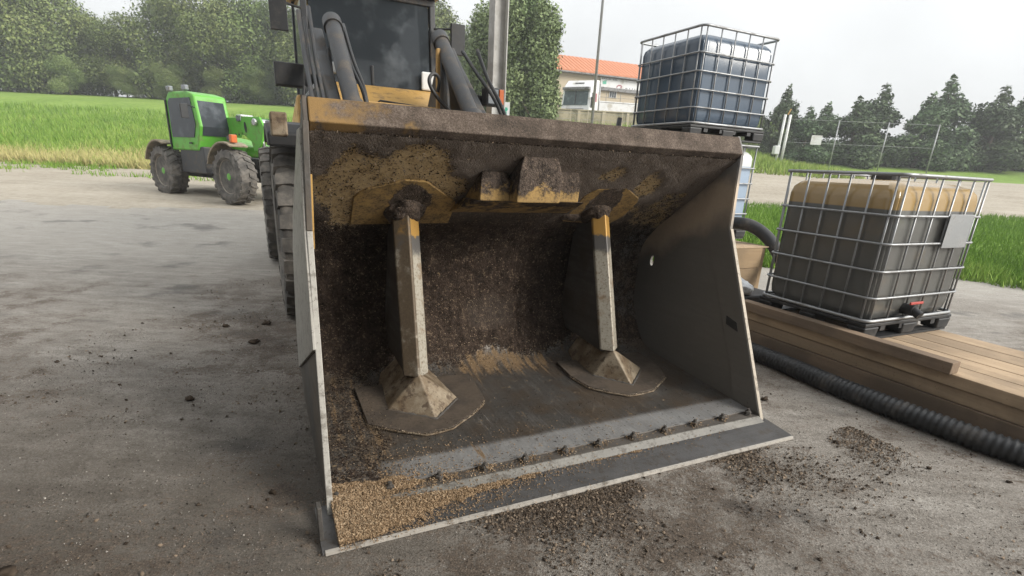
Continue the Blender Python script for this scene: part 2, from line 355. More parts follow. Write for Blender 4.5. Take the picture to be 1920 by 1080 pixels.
M['soil'] = tint_mat('soil_clods', [(0, (.035, .027, .021)), (.5, (.10, .077, .058)), (1, (.27, .21, .155))])
M['grass'] = tint_mat('grass_blades', [(0, (.07, .14, .02)), (.5, (.15, .26, .04)), (.8, (.25, .33, .08)), (1, (.40, .36, .16))], .7)

M['cut_edge'] = edge_mat('cutting_edge_steel', (.05, .049, .05), (.18, .175, .172), .5, .42)
M['bevel'] = edge_mat('polished_bevel', (.15, .145, .135), (.4, .375, .33), .6, .35)
M['lipfront'] = edge_mat('worn_front_edge', (.3, .28, .25), (.62, .58, .52), .3, .45)
M['rimedge'] = edge_mat('worn_bright_edge', (.2, .175, .14), (.42, .375, .31), .3, .55)
M['strip'] = edge_mat('bolt_strip_steel', (.07, .065, .06), (.17, .15, .13), .4, .55)

def concrete():
    s = NT('dirty_concrete'); g = s.n('ShaderNodeNewGeometry').outputs['Position']
    a = s.noise(.55, 6, .62, co=g); b = s.noise(4, 6, .65, co=g); c_ = s.noise(34, 6, .75, co=g); d = s.noise(120, 4, .7, co=g); v = s.voro(24, co=g)
    streak = s.noise(1, 5, .65, co=s.scaled((2.6, 8, 1), g))
    t = s.math('ADD', s.math('MULTIPLY', b, .24), s.math('ADD', s.math('MULTIPLY', c_, .42), s.math('MULTIPLY', streak, .34)))
    t = s.math('ADD', t, s.math('MULTIPLY', s.math('SUBTRACT', d, .5), .55)); base = s.ramp(t, [(.36, (.085, .078, .07)), (.5, (.25, .235, .215)), (.62, (.45, .43, .40))])
    ag = s.voro(70, co=g); base = s.mix(s.math('MULTIPLY', s.step(ag, .16, .06), s.step(s.noise(5, 3, co=g), .48, .62)), base, (.5, .48, .44))
    soil = s.ramp(s.math('ADD', s.math('MULTIPLY', c_, .6), s.math('MULTIPLY', d, .4)), [(.36, (.03, .023, .018)), (.52, (.115, .09, .07)), (.66, (.27, .22, .175))])
    gp_ = s.xyz(g); px_ = s.math('ADD', gp_[0], .683); py_ = s.math('SUBTRACT', gp_[1], 1.74); vl_ = s.math('ADD', s.math('MULTIPLY', px_, -.438), s.math('MULTIPLY', py_, .899)); ul_ = s.math('ADD', s.math('MULTIPLY', px_, .899), s.math('MULTIPLY', py_, .438))
    band_ = s.math('MULTIPLY', s.math('MULTIPLY', s.step(vl_, -.8, -.1), s.step(vl_, .3, .1)), s.step(ul_, -.2, .5))          # soil swept up along the cutting edge
    f = s.step(s.math('ADD', s.math('ADD', s.math('ADD', a, s.math('MULTIPLY', s.math('SUBTRACT', b, .5), .6)), s.math('MULTIPLY', s.math('SUBTRACT', c_, .5), .75)), s.math('MULTIPLY', band_, .06)), .47, .62)
    # dirt and shed shade painted together: dark at near left, paler far off
    far = s.step(s.xyz(g)[1], 4.5, 10)
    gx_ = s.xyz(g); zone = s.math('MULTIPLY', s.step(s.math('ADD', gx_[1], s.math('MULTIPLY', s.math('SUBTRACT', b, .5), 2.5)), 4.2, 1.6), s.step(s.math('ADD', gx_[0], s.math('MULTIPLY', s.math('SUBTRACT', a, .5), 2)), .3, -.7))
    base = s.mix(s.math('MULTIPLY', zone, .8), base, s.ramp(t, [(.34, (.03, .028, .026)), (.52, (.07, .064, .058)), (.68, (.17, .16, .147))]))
    base = s.mix(.2, base, (.31, .25, .185))
    c = s.mix(s.math('MULTIPLY', f, s.math('SUBTRACT', 1, s.math('MULTIPLY', far, .75))), base, soil); c = s.mix(s.math('MULTIPLY', far, .5), c, (.42, .40, .36))
    stain = s.noise(1.1, 4, .6, co=s.scaled((1, 1.3, 1), g)); c = s.mix(s.math('MULTIPLY', s.step(stain, .56, .72), .55), c, (.045, .042, .04))
    pits = s.math('MULTIPLY', s.step(v, .17, .07), s.step(s.noise(9, 2, co=g), .5, .6)); c = s.mix(pits, c, (.035, .028, .022))
    h = s.math('ADD', s.math('ADD', s.math('MULTIPLY', c_, .7), s.math('MULTIPLY', b, .5)), s.math('MULTIPLY', d, .2)); s.bump(h, 1.0, .03)
    return s.set(color=c, rough=s.fmix(stain, .95, .6), spec=.3)
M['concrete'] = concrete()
def gravel():
    s = NT('pale_gravel'); g = s.n('ShaderNodeNewGeometry').outputs['Position']; a = s.noise(.5, 5, .6, co=g); b = s.noise(7, 5, .65, co=g); st = s.noise(1, 4, .6, co=s.scaled((.25, 1.6, 1), g))
    c = s.ramp(s.math('ADD', s.math('MULTIPLY', a, .3), s.math('ADD', s.math('MULTIPLY', b, .4), s.math('MULTIPLY', st, .3))), [(.32, (.2, .17, .13)), (.5, (.32, .285, .23)), (.7, (.42, .38, .32))])
    s.bump(b, .6, .05); return s.set(color=c, rough=.95, spec=.2)
M['gravel'] = gravel()
def field():
    s = NT('meadow'); g = s.n('ShaderNodeNewGeometry').outputs['Position']; a = s.noise(.22, 5, .6, co=g); b = s.noise(3, 5, .65, co=g); y = s.xyz(g)[1]
    t = s.math('ADD', s.math('MULTIPLY', a, .5), s.math('MULTIPLY', b, .5))
    c = s.ramp(t, [(.3, (.09, .15, .025)), (.5, (.16, .25, .045)), (.7, (.24, .31, .08))]); dry = s.ramp(t, [(.3, (.17, .15, .06)), (.6, (.33, .29, .14))])
    f = s.step(s.math('ADD', y, s.math('MULTIPLY', s.math('SUBTRACT', a, .5), 14)), 32, 25); lft = s.step(s.xyz(g)[0], 2, -2)
    c = s.mix(s.math('MULTIPLY', f, lft), c, dry); s.bump(b, .6, .08); return s.set(color=c, rough=.9, spec=.15)
M['field'] = field()

def leaf_mat(name, c0, c1, c2):
    s = NT(name); oi = s.n('ShaderNodeObjectInfo').outputs['Random']
    c = s.ramp(s.attr('tint'), [(0, c0), (.55, c1), (1, c2)]); hsv = s.n('ShaderNodeHueSaturation'); s.link(c, hsv.inputs['Color'])
    s.link(s.math('ADD', .8, s.math('MULTIPLY', oi, .4)), hsv.inputs['Value'])
    s.link(s.math('ADD', .49, s.math('MULTIPLY', oi, .02)), hsv.inputs['Hue'])
    return s.set(color=hsv.outputs[0], rough=.6, spec=.2, sub=0.)
M['leaf'] = leaf_mat('hedge_leaves', (.055, .09, .028), (.145, .19, .06), (.26, .29, .11))
M['leaf2'] = leaf_mat('bush_leaves', (.11, .155, .065), (.19, .25, .11), (.29, .35, .17))
M['needle'] = leaf_mat('conifer_leaves', (.045, .075, .035), (.08, .12, .055), (.13, .17, .085))
M['bark'] = worn('bark', (.10, .075, .05), var=.5, dirt_amt=.3, rough=.95, scale=4)

def wood(name, c0, c1, axis='y', weather=.3):
    s = NT(name); sc = {'x': (1.2, 26, 26), 'y': (26, 1.2, 26), 'z': (26, 26, 1.2)}[axis]
    oi = s.n('ShaderNodeObjectInfo').outputs['Random']; off = s.n('ShaderNodeVectorMath', operation='ADD'); s.link(s.co, off.inputs[0]); s.link(s.math('MULTIPLY', oi, 37.), off.inputs[1]); s.co = off.outputs[0]
    a = s.noise(1, 5, .65, co=s.scaled(sc), dist=.4); b = s.noise(2.2, 4, .6); k = s.noise(60, 3)
    c = s.mix(a, c0, c1); c = s.mix(s.math('MULTIPLY', s.step(s.math('ADD', b, s.math('MULTIPLY', oi, .3)), .5, .8), weather), c, (.09, .075, .06)); c = s.mix(s.math('MULTIPLY', s.step(k, .6, .75), .35), c, (.06, .045, .03))
    s.bump(a, .3, .004); return s.set(color=c, rough=.85, spec=.2)
M['plank'] = wood('sawn_plank', (.27, .19, .12), (.58, .44, .3), 'y', .4)
M['beam'] = wood('old_dark_beam', (.14, .1, .07), (.3, .22, .155), 'y', .5)
M['crate'] = wood('crate_board', (.25, .17, .1), (.38, .28, .17), 'x', .3)

def bottle_mat(name, air, liquid, level, rough=.2, zwobble=0.):
    s = NT(name); x, y, z = s.xyz(); n = s.noise(3, 4, .6); n2 = s.noise(30, 3)
    c = s.mix(s.step(z, level+.006, level-.006), air, s.mix(n, liquid, tuple(q*1.35 for q in liquid))); c = s.mix(s.math('MULTIPLY', s.step(n, .55, .8), .3), c, tuple(q*.6 for q in air)); s.bump(n2, .05, .003)
    return s.set(color=c, rough=rough, spec=.5, sub=0.)
# ------------------------------------------------------------------ terrain
TY = np.array([-80, 0, 8.5, 12.5, 20, 25, 40, 46, 60, 100, 500]); TZ = np.array([0, 0, 0, .37, .68, 1.0, 3.4, 4.9, 6.5, 9, 15])
def tz(x, y):
    x = np.asarray(x, float); y = np.asarray(y, float); z = np.interp(y, TY, TZ)
    z = z*(1-.36*sstep(10, 22, x)*sstep(24, 42, y))
    t = (x > 1.8) & (x < 22) & (y > 46.6); z = np.where(t, np.maximum(6.05, z), z)
    return z+.12*(fbm(x*.15+9, y*.15+5)-.5)*sstep(12, 30, y)
def tz1(x, y): return float(tz(x, y))
gx = np.unique(np.concatenate([np.linspace(-260, -40, 40), np.linspace(-40, -14, 40), np.linspace(-14, 26, 180), np.linspace(26, 60, 40), np.linspace(60, 300, 40)]).round(3))
gy = np.unique(np.concatenate([np.linspace(-60, -4, 16), np.linspace(-4, 8, 14), np.linspace(8, 48, 200), np.linspace(48, 110, 60), np.linspace(110, 480, 40)]).round(3))
X_, Y_ = np.meshgrid(gx, gy, indexing='ij'); Z_ = tz(X_, Y_); nx, ny = X_.shape
V = np.stack([X_, Y_, Z_], -1).reshape(-1, 3); I = np.arange(nx*ny).reshape(nx, ny)
F = np.stack([I[:-1, :-1], I[1:, :-1], I[1:, 1:], I[:-1, 1:]], -1).reshape(-1, 4); cx = V[F].mean(1)
wob = 1.6*(fbm(cx[:, 0]*.35, cx[:, 1]*.35)-.5)
def region(x, y, wb=0):
    yy = y+wb; right = x > 1.5
    conc = np.where(right, yy < 9.4, yy < 12.0)
    grav = np.where(right, (yy > 18.6) & (yy < 36), (yy >= 12.0) & (yy < 22)) | ((x > 2.2) & (x < 21) & (y > 47))
    return np.where(conc, 0, np.where(grav & ~conc, 1, 2))
reg = region(cx[:, 0], cx[:, 1], wob)
for k, (nm, mt) in enumerate((('concrete_yard', 'concrete'), ('gravel_road', 'gravel'), ('meadow_ground', 'field'))):
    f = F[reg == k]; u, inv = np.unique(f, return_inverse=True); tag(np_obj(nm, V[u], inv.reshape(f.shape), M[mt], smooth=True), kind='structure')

# ------------------------------------------------------------------ shed roof over the yard (built in the machine's frame)
ORG = Vector((-.683, 1.740, 0)); ROT = R(26)
LM = Matrix.Translation(ORG) @ Matrix.Rotation(ROT, 4, 'Z')
def L2W(u, v, z=0): return LM @ Vector((u, v, z))
shed = empty('open_shed', ORG, ROT, 'open sided farm shed on pale steel columns sheltering the loader', 'shed')
mb = MB()
for i in range(18):                       # ribbed roof sheet
    u0 = -2.42+i*.32; mb.prism([(u0, -.9, 5.55), (u0+.1, -.9, 5.55), (u0+.13, -.9, 5.59), (u0+.19, -.9, 5.59), (u0+.22, -.9, 5.55), (u0+.32, -.9, 5.55), (u0+.32, -.9, 5.5), (u0, -.9, 5.5)], (0, 4.5, 0))
mb.build('roof_sheet', M['roofbar'], shed)
for v in (-.8, .6, 2.0, 3.4, 4.9): MB().box(-2.4, 3.3, v-.06, v+.06, 5.26, 5.49).build('purlin', M['grey_dark'], shed)
def column(u, v):
    P = L2W(u, v); zb = tz1(P.x, P.y)
    b = MB(); b.box(u-.09, u-.078, v-.09, v+.09, zb-.1, 5.25); b.box(u+.078, u+.09, v-.09, v+.09, zb-.1, 5.25); b.box(u-.078, u+.078, v-.008, v+.008, zb-.1, 5.25); b.box(u-.2, u+.2, v-.2, v+.2, zb-.02, zb+.02)
    return b.build('column', M['post'], shed)
column(2.68, 4.75)
side = MB(); side.box(-2.35, -2.2, -4.4, 1.8, 0, 5.45); side.build('added_side_wall', M['grey_dark'], shed)  # unseen wall, added to keep light off the left ground and bucket
MB().box(-2.19, 1.6, -4.4, -4.25, 0, 5.25).build('added_end_wall', M['grey_dark'], shed)  # unseen wall behind the camera, added to block light from there

# ------------------------------------------------------------------ wheel loader with its big bucket
loader = empty('wheel_loader', ORG, ROT, 'dirty yellow wheel loader with a huge open bucket resting on the concrete', 'wheel loader')
def bez(a, b, c, n):
    t = np.linspace(0, 1, n)[:, None]; a, b, c = map(np.array, (a, b, c)); return (1-t)**2*a+2*t*(1-t)*b+t*t*c
PR = np.concatenate([[[.31, .065]], np.linspace([.33, .066], [1.26, .122], 74), bez((1.28, .125), (1.69, .15), (1.70, .56), 52), np.linspace([1.701, .575], [1.705, .86], 24), bez((1.705, .88), (1.71, 1.0), (1.52, 1.145), 30), np.linspace([1.505, 1.157], [.86, 1.658], 64)])
PS = np.concatenate([[0], np.cumsum(np.linalg.norm(np.diff(PR, axis=0), axis=1))])
PT = np.gradient(PR, axis=0); PT /= np.linalg.norm(PT, axis=1)[:, None]; PN = np.stack([-PT[:, 1], PT[:, 0]], 1)     # normal towards the inside
W = 2.75
# inner shell, dense enough to carry masks and caked dirt
NU = 236; us = np.linspace(.03, W-.03, NU); U_, S_ = np.meshgrid(us, PS, indexing='ij')
def mask(polys, n=3):
    a = np.zeros(U_.shape)
    jx = (fbm(U_*9, S_*9)-.5)*.09; jy = (fbm(U_*9+50, S_*9+20)-.5)*.09
    for p, val in polys: a = np.maximum(a, inpoly(U_+jx, S_+jy, p)*val)
    return blur(a, n)
yelA = [(.0, 2.76), (.1, 2.80), (.19, 2.99), (.2, 3.06), (.29, 3.0), (.4, 2.98), (.49, 3.08), (.64, 3.12), (.74, 3.02), (.76, 2.88), (.89, 2.82), (.92, 2.66), (.84, 2.42), (.3, 2.34), (.19, 2.30), (.11, 2.6), (.0, 2.66)]
yelB = [(1.79, 2.87), (1.78, 2.98), (1.85, 3.03), (1.96, 2.99), (1.93, 2.88), (1.83, 2.83)]
yelC = [(2.1, 2.80), (2.12, 2.95), (2.19, 2.99), (2.29, 2.9), (2.33, 2.74), (2.21, 2.68)]
yelD = [(2.31, 2.42), (2.39, 2.66), (2.43, 2.76), (2.6, 2.78), (2.72, 2.62), (2.72, 2.3), (2.5, 2.28)]
yelE = [(1.70, 2.42), (1.95, 2.36), (2.28, 2.45), (2.33, 2.62), (2.2, 2.6), (2.0, 2.5)]
rust = [(1.05, 1.02), (1.18, 1.19), (1.38, 1.27), (1.62, 1.24), (1.73, 1.12), (1.72, .80), (1.62, 1.0), (1.53, 1.03), (1.43, 1.05), (1.2, .78), (1.14, .92)]
rustL = [(.02, .0), (.06, .9), (.24, 1.24), (.40, 1.19), (.3, .56), (.40, .38), (.30, .12), (.12, .0)]
spill = [(.02, .0), (.02, .3), (.1, .2), (.28, .06), (.42, .0)]
paint = mask([(yelA, 1), (yelB, .9), (yelC, .9), (yelD, .6), (yelE, .68)], 10)
rustm = 1.0*np.exp(-((S_-1.13)/.20)**2)*sstep(.98, 1.12, U_)*(1-sstep(1.68, 1.84, U_))
rustm = np.maximum(rustm, .5*np.exp(-((S_-1.22)/.14)**2))
rustm = np.maximum(rustm, mask([(rustL, .55), ([(1.8, 1.15), (2.0, 1.2), (1.98, .7), (1.86, .75)], .5), ([(.72, .2), (.95, .22), (.9, .05), (.75, .05)], .4)], 4))
dirt = np.clip(sstep(1.12, 1.30, S_+.25*(fbm(U_*3, S_*3)-.5)), 0, 1)
dirt = np.maximum(dirt, mask([(rustL, .42), (spill, .6)], 5)); dirt = dirt*(1-.92*np.clip(paint*1.05, 0, 1))
right = sstep(2.3, 2.6, U_)*sstep(1.2, 1.6, S_)*(1-sstep(2.3, 2.5, S_)); dirt = dirt*(1-.45*right)
polish = (1-sstep(.165, .20, S_))*(1-.75*(1-sstep(.25, .42, U_))); polish = blur(polish, 1)
dust = sstep(2.25, 2.75, S_)*.95+.14*mask([([(1.13, 1.64), (1.36, 1.73), (1.57, 1.66), (1.55, 1.45), (1.19, 1.44)], 1)], 6)  # upper wall dust, plus a painted lit patch on the wall between ribs
grit = .9*mask([(rustL, 1), ([(0.35, 1.25), (2.7, 1.3), (2.7, .95), (1.7, 1.1), (1.1, 1.0), (.45, 1.0)], .55)], 6)+.12
dep = dirt*(.004+.013*fbm(U_*14, S_*14, 3))+.05*np.exp(-((S_-1.42)/.13)**2)*(.4+.9*fbm(U_*4, S_*0+3, 3))*dirt
PX = np.stack([U_, PR[None, :, 0]+PN[None, :, 0]*dep, PR[None, :, 1]+PN[None, :, 1]*dep], -1)
PX[..., 0] += .04*PX[..., 2]
n1, n2 = U_.shape; I = np.arange(n1*n2).reshape(n1, n2); F = np.stack([I[:-1, :-1], I[1:, :-1], I[1:, 1:], I[:-1, 1:]], -1).reshape(-1, 4)
bucket = np_obj('bucket', PX.reshape(-1, 3), F, M['shell'], loader, smooth=True)
for nm, a in (('paint', paint), ('rust', rustm), ('dirt', dirt), ('polish', polish), ('dust', dust), ('grit', grit)):
    at = bucket.data.attributes.new(nm, 'FLOAT', 'POINT'); at.data.foreach_set('value', np.clip(a, 0, 1).astype(np.float32).ravel())
# outer skin and back stiffeners
b = MB(); q = [(v, z) for v, z in (PR[6::6]-PN[6::6]*.03)]; q0 = [(v, z) for v, z in (PR[6::6]-PN[6::6]*.006)]
b.prism([(.03, v, z) for v, z in q0]+[(.03, v, z) for v, z in reversed(q)], (W-.06, 0, 0)); b.shear(); b.build('outer_skin', M['yellow'], bucket)
for u in (.55, 2.05):
    b = MB(); b.prism([(u, 1.74, .2), (u, 2.15, .35), (u, 2.2, .95), (u, 1.75, 1.1)], (.05, 0, 0)); b.prism([(u+.25, 1.74, .2), (u+.25, 2.15, .35), (u+.25, 2.2, .95), (u+.25, 1.75, 1.1)], (.05, 0, 0)); b.shear(); b.build('hinge_bracket', M['yellow'], bucket)

# side plates
front = [(.225, .028), (.80, 1.205), (.835, 1.69), (.895, 1.80)]
back = [(1.0, 1.70), (1.64, 1.21), (1.78, .98), (1.785, .5), (1.70, .18), (1.50, .06), (1.28, .05), (.33, .028)]
b = MB(); b.prism([(.004, v, z) for v, z in front+back], (.022, 0, 0)); b.shear(); b.build('side_plate', M['plate_out'], bucket, bevel=.004)
# bright worn front edge of each side plate, proud of the plate
for u0, u1 in ((-.001, .026), (W-.032, W-.004)):
    b = MB(); f_ = front[:3]
    if u0 < 1:                            # the upper run of the left edge is dull and grimy
        e_ = MB(); (a, c) = f_[1], f_[2]; e_.prism([(u0, a[0]-.006, a[1]+.002), (u0, c[0]-.006, c[1]), (u0, c[0]+.006, c[1]), (u0, a[0]+.006, a[1]+.002)], (u1-u0, 0, 0)); e_.shear(); e_.build('plate_edge', M['plate_out'], bucket, bevel=.003)
    for (a, c) in list(zip(f_[:-1], f_[1:]))[:1]:
        b.prism([(u0, a[0]-.006, a[1]), (u0, c[0]-.006, c[1]), (u0, c[0]+.006, c[1]), (u0, a[0]+.006, a[1])], (u1-u0, 0, 0))
    b.shear(); b.build('plate_edge', M['rimedge'] if u0 > 1 else M['wear_plate'], bucket, bevel=.003)
b = MB(); b.prism([(.0265, .802, 1.12), (.0265, .826, 1.46), (.0265, .838, 1.46), (.0265, .814, 1.12)], (.008, 0, 0)); b.shear(); b.build('paint_strip', M['yellow'], bucket)
# outside wear plate on the left side
b = MB(); b.prism([(-.012, v, z) for v, z in ((.545, .70), (.80, 1.20), (.845, 1.66), (1.03, 1.655), (1.61, 1.19), (1.75, .97), (1.755, .5), (1.64, .21))], (.015, 0, 0)); b.shear(); b.build('wear_plate', M['wear_plate'], bucket, bevel=.003)
# right plate with the hole the light shines through
bm = bmesh.new(); es = []
def loop(pts):
    vsx = [bm.verts.new((W-.03, v, z)) for v, z in pts]
    for i in range(len(vsx)): es.append(bm.edges.new((vsx[i-1], vsx[i])))
loop(front+back); loop([(1.534+.022*math.cos(a), .859+.045*math.sin(a)) for a in np.linspace(0, 2*math.pi, 10, endpoint=False)])
bmesh.ops.triangle_fill(bm, use_beauty=True, edges=es); g = bmesh.ops.extrude_face_region(bm, geom=bm.faces[:])
bmesh.ops.translate(bm, verts=[e for e in g['geom'] if isinstance(e, bmesh.types.BMVert)], vec=(.022, 0, 0)); bmesh.ops.recalc_face_normals(bm, faces=bm.faces)
for v_ in bm.verts: v_.co.x += .04*v_.co.z
me = bpy.data.meshes.new('side_plate'); bm.to_mesh(me); bm.free(); me.materials.append(M['side_in']); sp = bpy.data.objects.new('side_plate', me); COL.objects.link(sp); sp.parent = bucket
b = MB(); b.prism([(W-.036, v, z) for v, z in ((.245, .07), (.805, 1.205), (.84, 1.66), (.99, 1.55), (1.053, 1.265), (.874, .93), (.557, .308), (.466, .081))], (.005, 0, 0)); b.shear(); b.build('doubler_plate', M['side_in'], bucket, bevel=.002)
b = MB(); b.prism([(W-.042, v, z) for v, z in ((.665, .625), (.655, .57), (.55, .545), (.575, .6))], (.006, 0, 0)); b.shear(); b.build('weld_patch', M['black'], bucket)
# top lip: inclined band with a return below
b = MB(); b.prism([(.028, .822, 1.688), (.028, .882, 1.795), (.028, .915, 1.79), (.028, .90, 1.70), (.028, .90, 1.62), (.028, .868, 1.652)], (W-.056, 0, 0)); b.shear(); b.build('top_lip', M['lip'], bucket, bevel=.006)
# back spill bracket seen past the left plate
b = MB(); b.box(-.05, .03, 1.27, 1.42, 1.63, 1.745); b.build('stop_bracket', M['foot'], bucket, bevel=.008)

# cutting edge, bevel, bolt strip, bolts
EX0, EX1 = -.046, W+.018
b = MB(); b.prism([(EX0, 0, .004), (EX0, .004, .016), (EX0, .20, .034), (EX0, .30, .034), (EX0, .30, .002)], (EX1-EX0, 0, 0)); b.build('cutting_edge', M['cut_edge'], bucket, bevel=.002)
b = MB(); b.prism([(EX0+.012, -.003, .0025), (EX0+.012, -.001, .019), (EX0+.012, .012, .0205), (EX0+.012, .012, .0035)], (EX1-EX0-.024, 0, 0)); b.build('worn_lip', M['lipfront'], bucket)
b = MB(); b.prism([(.032, .19, .0345), (.032, .238, .056), (.032, .245, .056), (.032, .245, .0345)], (W-.066, 0, 0)); b.build('bevel_strip', M['bevel'], bucket)
b = MB(); b.prism([(.032, .246, .0345), (.032, .246, .054), (.032, .322, .054), (.032, .322, .0345)], (W-.066, 0, 0)); b.build('bolt_strip', M['strip'], bucket)
b = MB(); b.prism([(.032, .3225, .03), (.032, .3225, .0645), (.032, .345, .0655), (.032, .38, .03)], (W-.066, 0, 0)); b.build('floor_edge', M['cut_edge'], bucket); b = MB(); pts = [(x, .319+.0015*math.sin(x*37), .058+.0012*math.sin(x*61)) for x in np.linspace(.05, W-.05, 90)]; b.tube(pts, .008, 6); b.build('weld_bead', M['strip'], bucket, smooth=True)
bolt0 = None
for i, u in enumerate((.05, .292, .535, .777, 1.009, 1.255, 1.478, 1.72, 1.956, 2.196, 2.431, 2.66)):
    if bolt0 is None:
        b = MB(); b.lathe([(.026, .0), (.026, .006)], (0, 0, 0), 'z', 12); b.lathe([(.021, .006), (.021, .026), (.016, .031)], (0, 0, 0), 'z', 6); b.lathe([(.011, .031), (.010, .046)], (0, 0, 0), 'z', 8)
        bolt0 = b.build('bolt', M['bolt'], bucket); o = bolt0
    else: o = bolt0.copy(); COL.objects.link(o)
    o.location = (u, .283, .053); o.rotation_euler = (0, 0, i*.7)
# small wing of the edge outside the left plate
b = MB(); b.prism([(EX0-.002, .07, .02), (EX0-.002, .15, .02), (EX0-.002, .15, .165), (EX0-.002, .09, .17)], (.018, 0, 0)); b.build('corner_guard', M['plate_out'], bucket, bevel=.003)

# ribs
def rib(bot, top, w0=.078, w1=.080):
    (ub, vb, zb), (ut, vt, zt) = bot, top; b = MB(); ring = []
    for (u, v, z, ww) in ((ub, vb, zb, w0), (ut, vt, zt, w1)):
        ring.append([(u-ww, v+.062, z), (u, v, z), (u+ww, v+.062, z), (u+ww, v+.085, z), (u-ww, v+.085, z)])
    n = 5; b.add(ring[0]+ring[1], [tuple(reversed(range(n))), tuple(range(n, 2*n))]+[(i, (i+1) % n, n+(i+1) % n, n+i) for i in range(n)]); b.shear()
    o = b.build('rib', M['rib'], bucket, bevel=.008, seg=3)
    for sg in (-1, 1):
        w_ = MB(); pp = [(ub+(ut-ub)*t+sg*.066, vb+(vt-vb)*t+.088, zb+(zt-zb)*t) for t in np.linspace(.02, .98, 40)]; w_.tube(pp, [.008+.0018*math.sin(i*1.7) for i in range(40)], 6); w_.shear(); w_.build('weld_bead', M['bolt'], bucket, smooth=True)
    b = MB(); k = .055; q0 = [(ub-k, vb+.08, zb-.02), (ub+k, vb+.08, zb-.02), (ub+k, 1.72, zb+.02), (ub-k, 1.72, zb+.02)]; q1 = [(ut-k, vt+.08, zt), (ut+k, vt+.08, zt), (ut+k, 1.55, zt+.02), (ut-k, 1.55, zt+.02)]
    b.add(q0+q1, [(3, 2, 1, 0), (4, 5, 6, 7)]+[(i, (i+1) % 4, 4+(i+1) % 4, 4+i) for i in range(4)]); b.shear(); b.build('rib_web', M['web'], bucket, bevel=.006)
rib((.622, 1.00, .30), (.602, 1.27, 1.235)); rib((2.053, 1.00, .315), (2.005, 1.27, 1.265), .072, .072)
def foot(apex, left, frontp, right):
    b = MB(); a = Vector(apex); bl = Vector((apex[0]-.08, apex[1]+.42, .14)); br = Vector((apex[0]+.1, apex[1]+.42, .14)); at = Vector((apex[0], apex[1]+.42, apex[2]))
    P_ = [a, Vector(left), Vector(frontp), Vector(right), Vector((left[0]+.02, 1.5, .12)), Vector((right[0]-.02, 1.5, .12)), at]
    b.add(P_, [(0, 1, 2), (0, 2, 3), (0, 6, 4, 1), (0, 3, 5, 6), (6, 5, 4), (1, 4, 5, 3, 2)]); b.shear(); b.build('rib_foot', M['foot'], bucket, bevel=.010, seg=3)
    w_ = MB(); pl = [Vector(left), Vector(frontp), Vector(right)]; pp = []
    for a_, b_ in zip(pl[:-1], pl[1:]):
        for t in np.linspace(0, 1, 14)[:-1]: q = a_.lerp(b_, t); pp.append((q.x, q.y-.003, q.z+.004+.002*math.sin(t*60)))
    w_.tube(pp, [.009+.002*math.sin(i*2.1) for i in range(len(pp))], 7); w_.shear(); w_.build('weld_bead', M['bolt'], bucket, smooth=True)
foot((.625, 1.015, .325), (.429, 1.0, .118), (.68, .806, .108), (.89, 1.02, .120)); foot((2.055, 1.015, .335), (2.036, 1.19, .113), (2.18, .902, .095), (2.47, 1.165, .113)) if False else None
foot((2.05, 1.02, .335), (1.93, 1.06, .122), (2.126, .836, .109), (2.385, 1.06, .122))
# floor pads follow the floor slope
def floorz(v): return float(np.interp(v, PR[:110, 0], PR[:110, 1]))
def floorpad(pts):
    b = MB(); n = len(pts); lo = [(u, v, floorz(v)-.004) for u, v in pts]; hi = [(u, v, floorz(v)+.020) for u, v in pts]
    b.add(lo+hi, [tuple(range(n, 2*n))]+[(i, (i+1) % n, n+(i+1) % n, n+i) for i in range(n)]); b.shear(); b.build('floor_pad', M['floor_pad'], bucket, bevel=.004)
    e = MB(); pp = [(u+.0*v, v-.004, floorz(v)+.008+.003*math.sin(17*u)) for (u0, v0), (u1, v1) in zip(pts[1:-2], pts[2:-1]) for u, v in [(u0+(u1-u0)*t, v0+(v1-v0)*t) for t in np.linspace(0, 1, 7)[:-1]]]
    e.tube(pp, .006, 6); e.shear(); e.build('pad_weld', M['foot'], bucket, smooth=True)
EDL = [(.294, 1.33), (.294, 1.0), (.295, .866), (.448, .744), (.581, .672), (.744, .691), (.90, .80), (1.013, .907), (1.049, .970), (1.079, 1.33)]
EDR = [(1.787, 1.33), (1.769, 1.091), (1.808, .903), (1.90, .80), (2.012, .718), (2.232, .735), (2.40, .84), (2.468, .890), (2.53, 1.0), (2.56, 1.33)]
floorpad(EDL); floorpad(EDR)
# upper pads on the sloping back
d_ = PR[-1]-PR[-60]; d_ /= np.linalg.norm(d_); nn = Vector((0, -d_[1], -d_[0]*-1)); nn = Vector((0, -abs(d_[1]), -abs(d_[0])))
nn.normalize()
def uppad(pts):
    b = MB(); n = len(pts); lo = [Vector((u, v, z))-nn*.004 for u, v, z in pts]; hi = [Vector((u, v, z))+nn*.013 for u, v, z in pts]
    b.add(lo+hi, [tuple(range(n, 2*n))]+[(i, (i+1) % n, n+(i+1) % n, n+i) for i in range(n)]); b.shear(); b.build('upper_pad', M['padpaint'], bucket, bevel=.004)
uppad([(.303, 1.495, 1.165), (.288, 1.274, 1.336), (.315, 1.235, 1.366), (.357, 1.204, 1.391), (.547, 1.133, 1.446), (.67, 1.139, 1.441), (.896, 1.287, 1.326), (.91, 1.32, 1.30), (.92, 1.48, 1.176)])
uppad([(1.774, 1.46, 1.192), (1.775, 1.215, 1.382), (1.831, 1.151, 1.432), (2.053, 1.133, 1.446), (2.235, 1.225, 1.375), (2.257, 1.26, 1.347), (2.257, 1.416, 1.226), (2.185, 1.5, 1.16)])
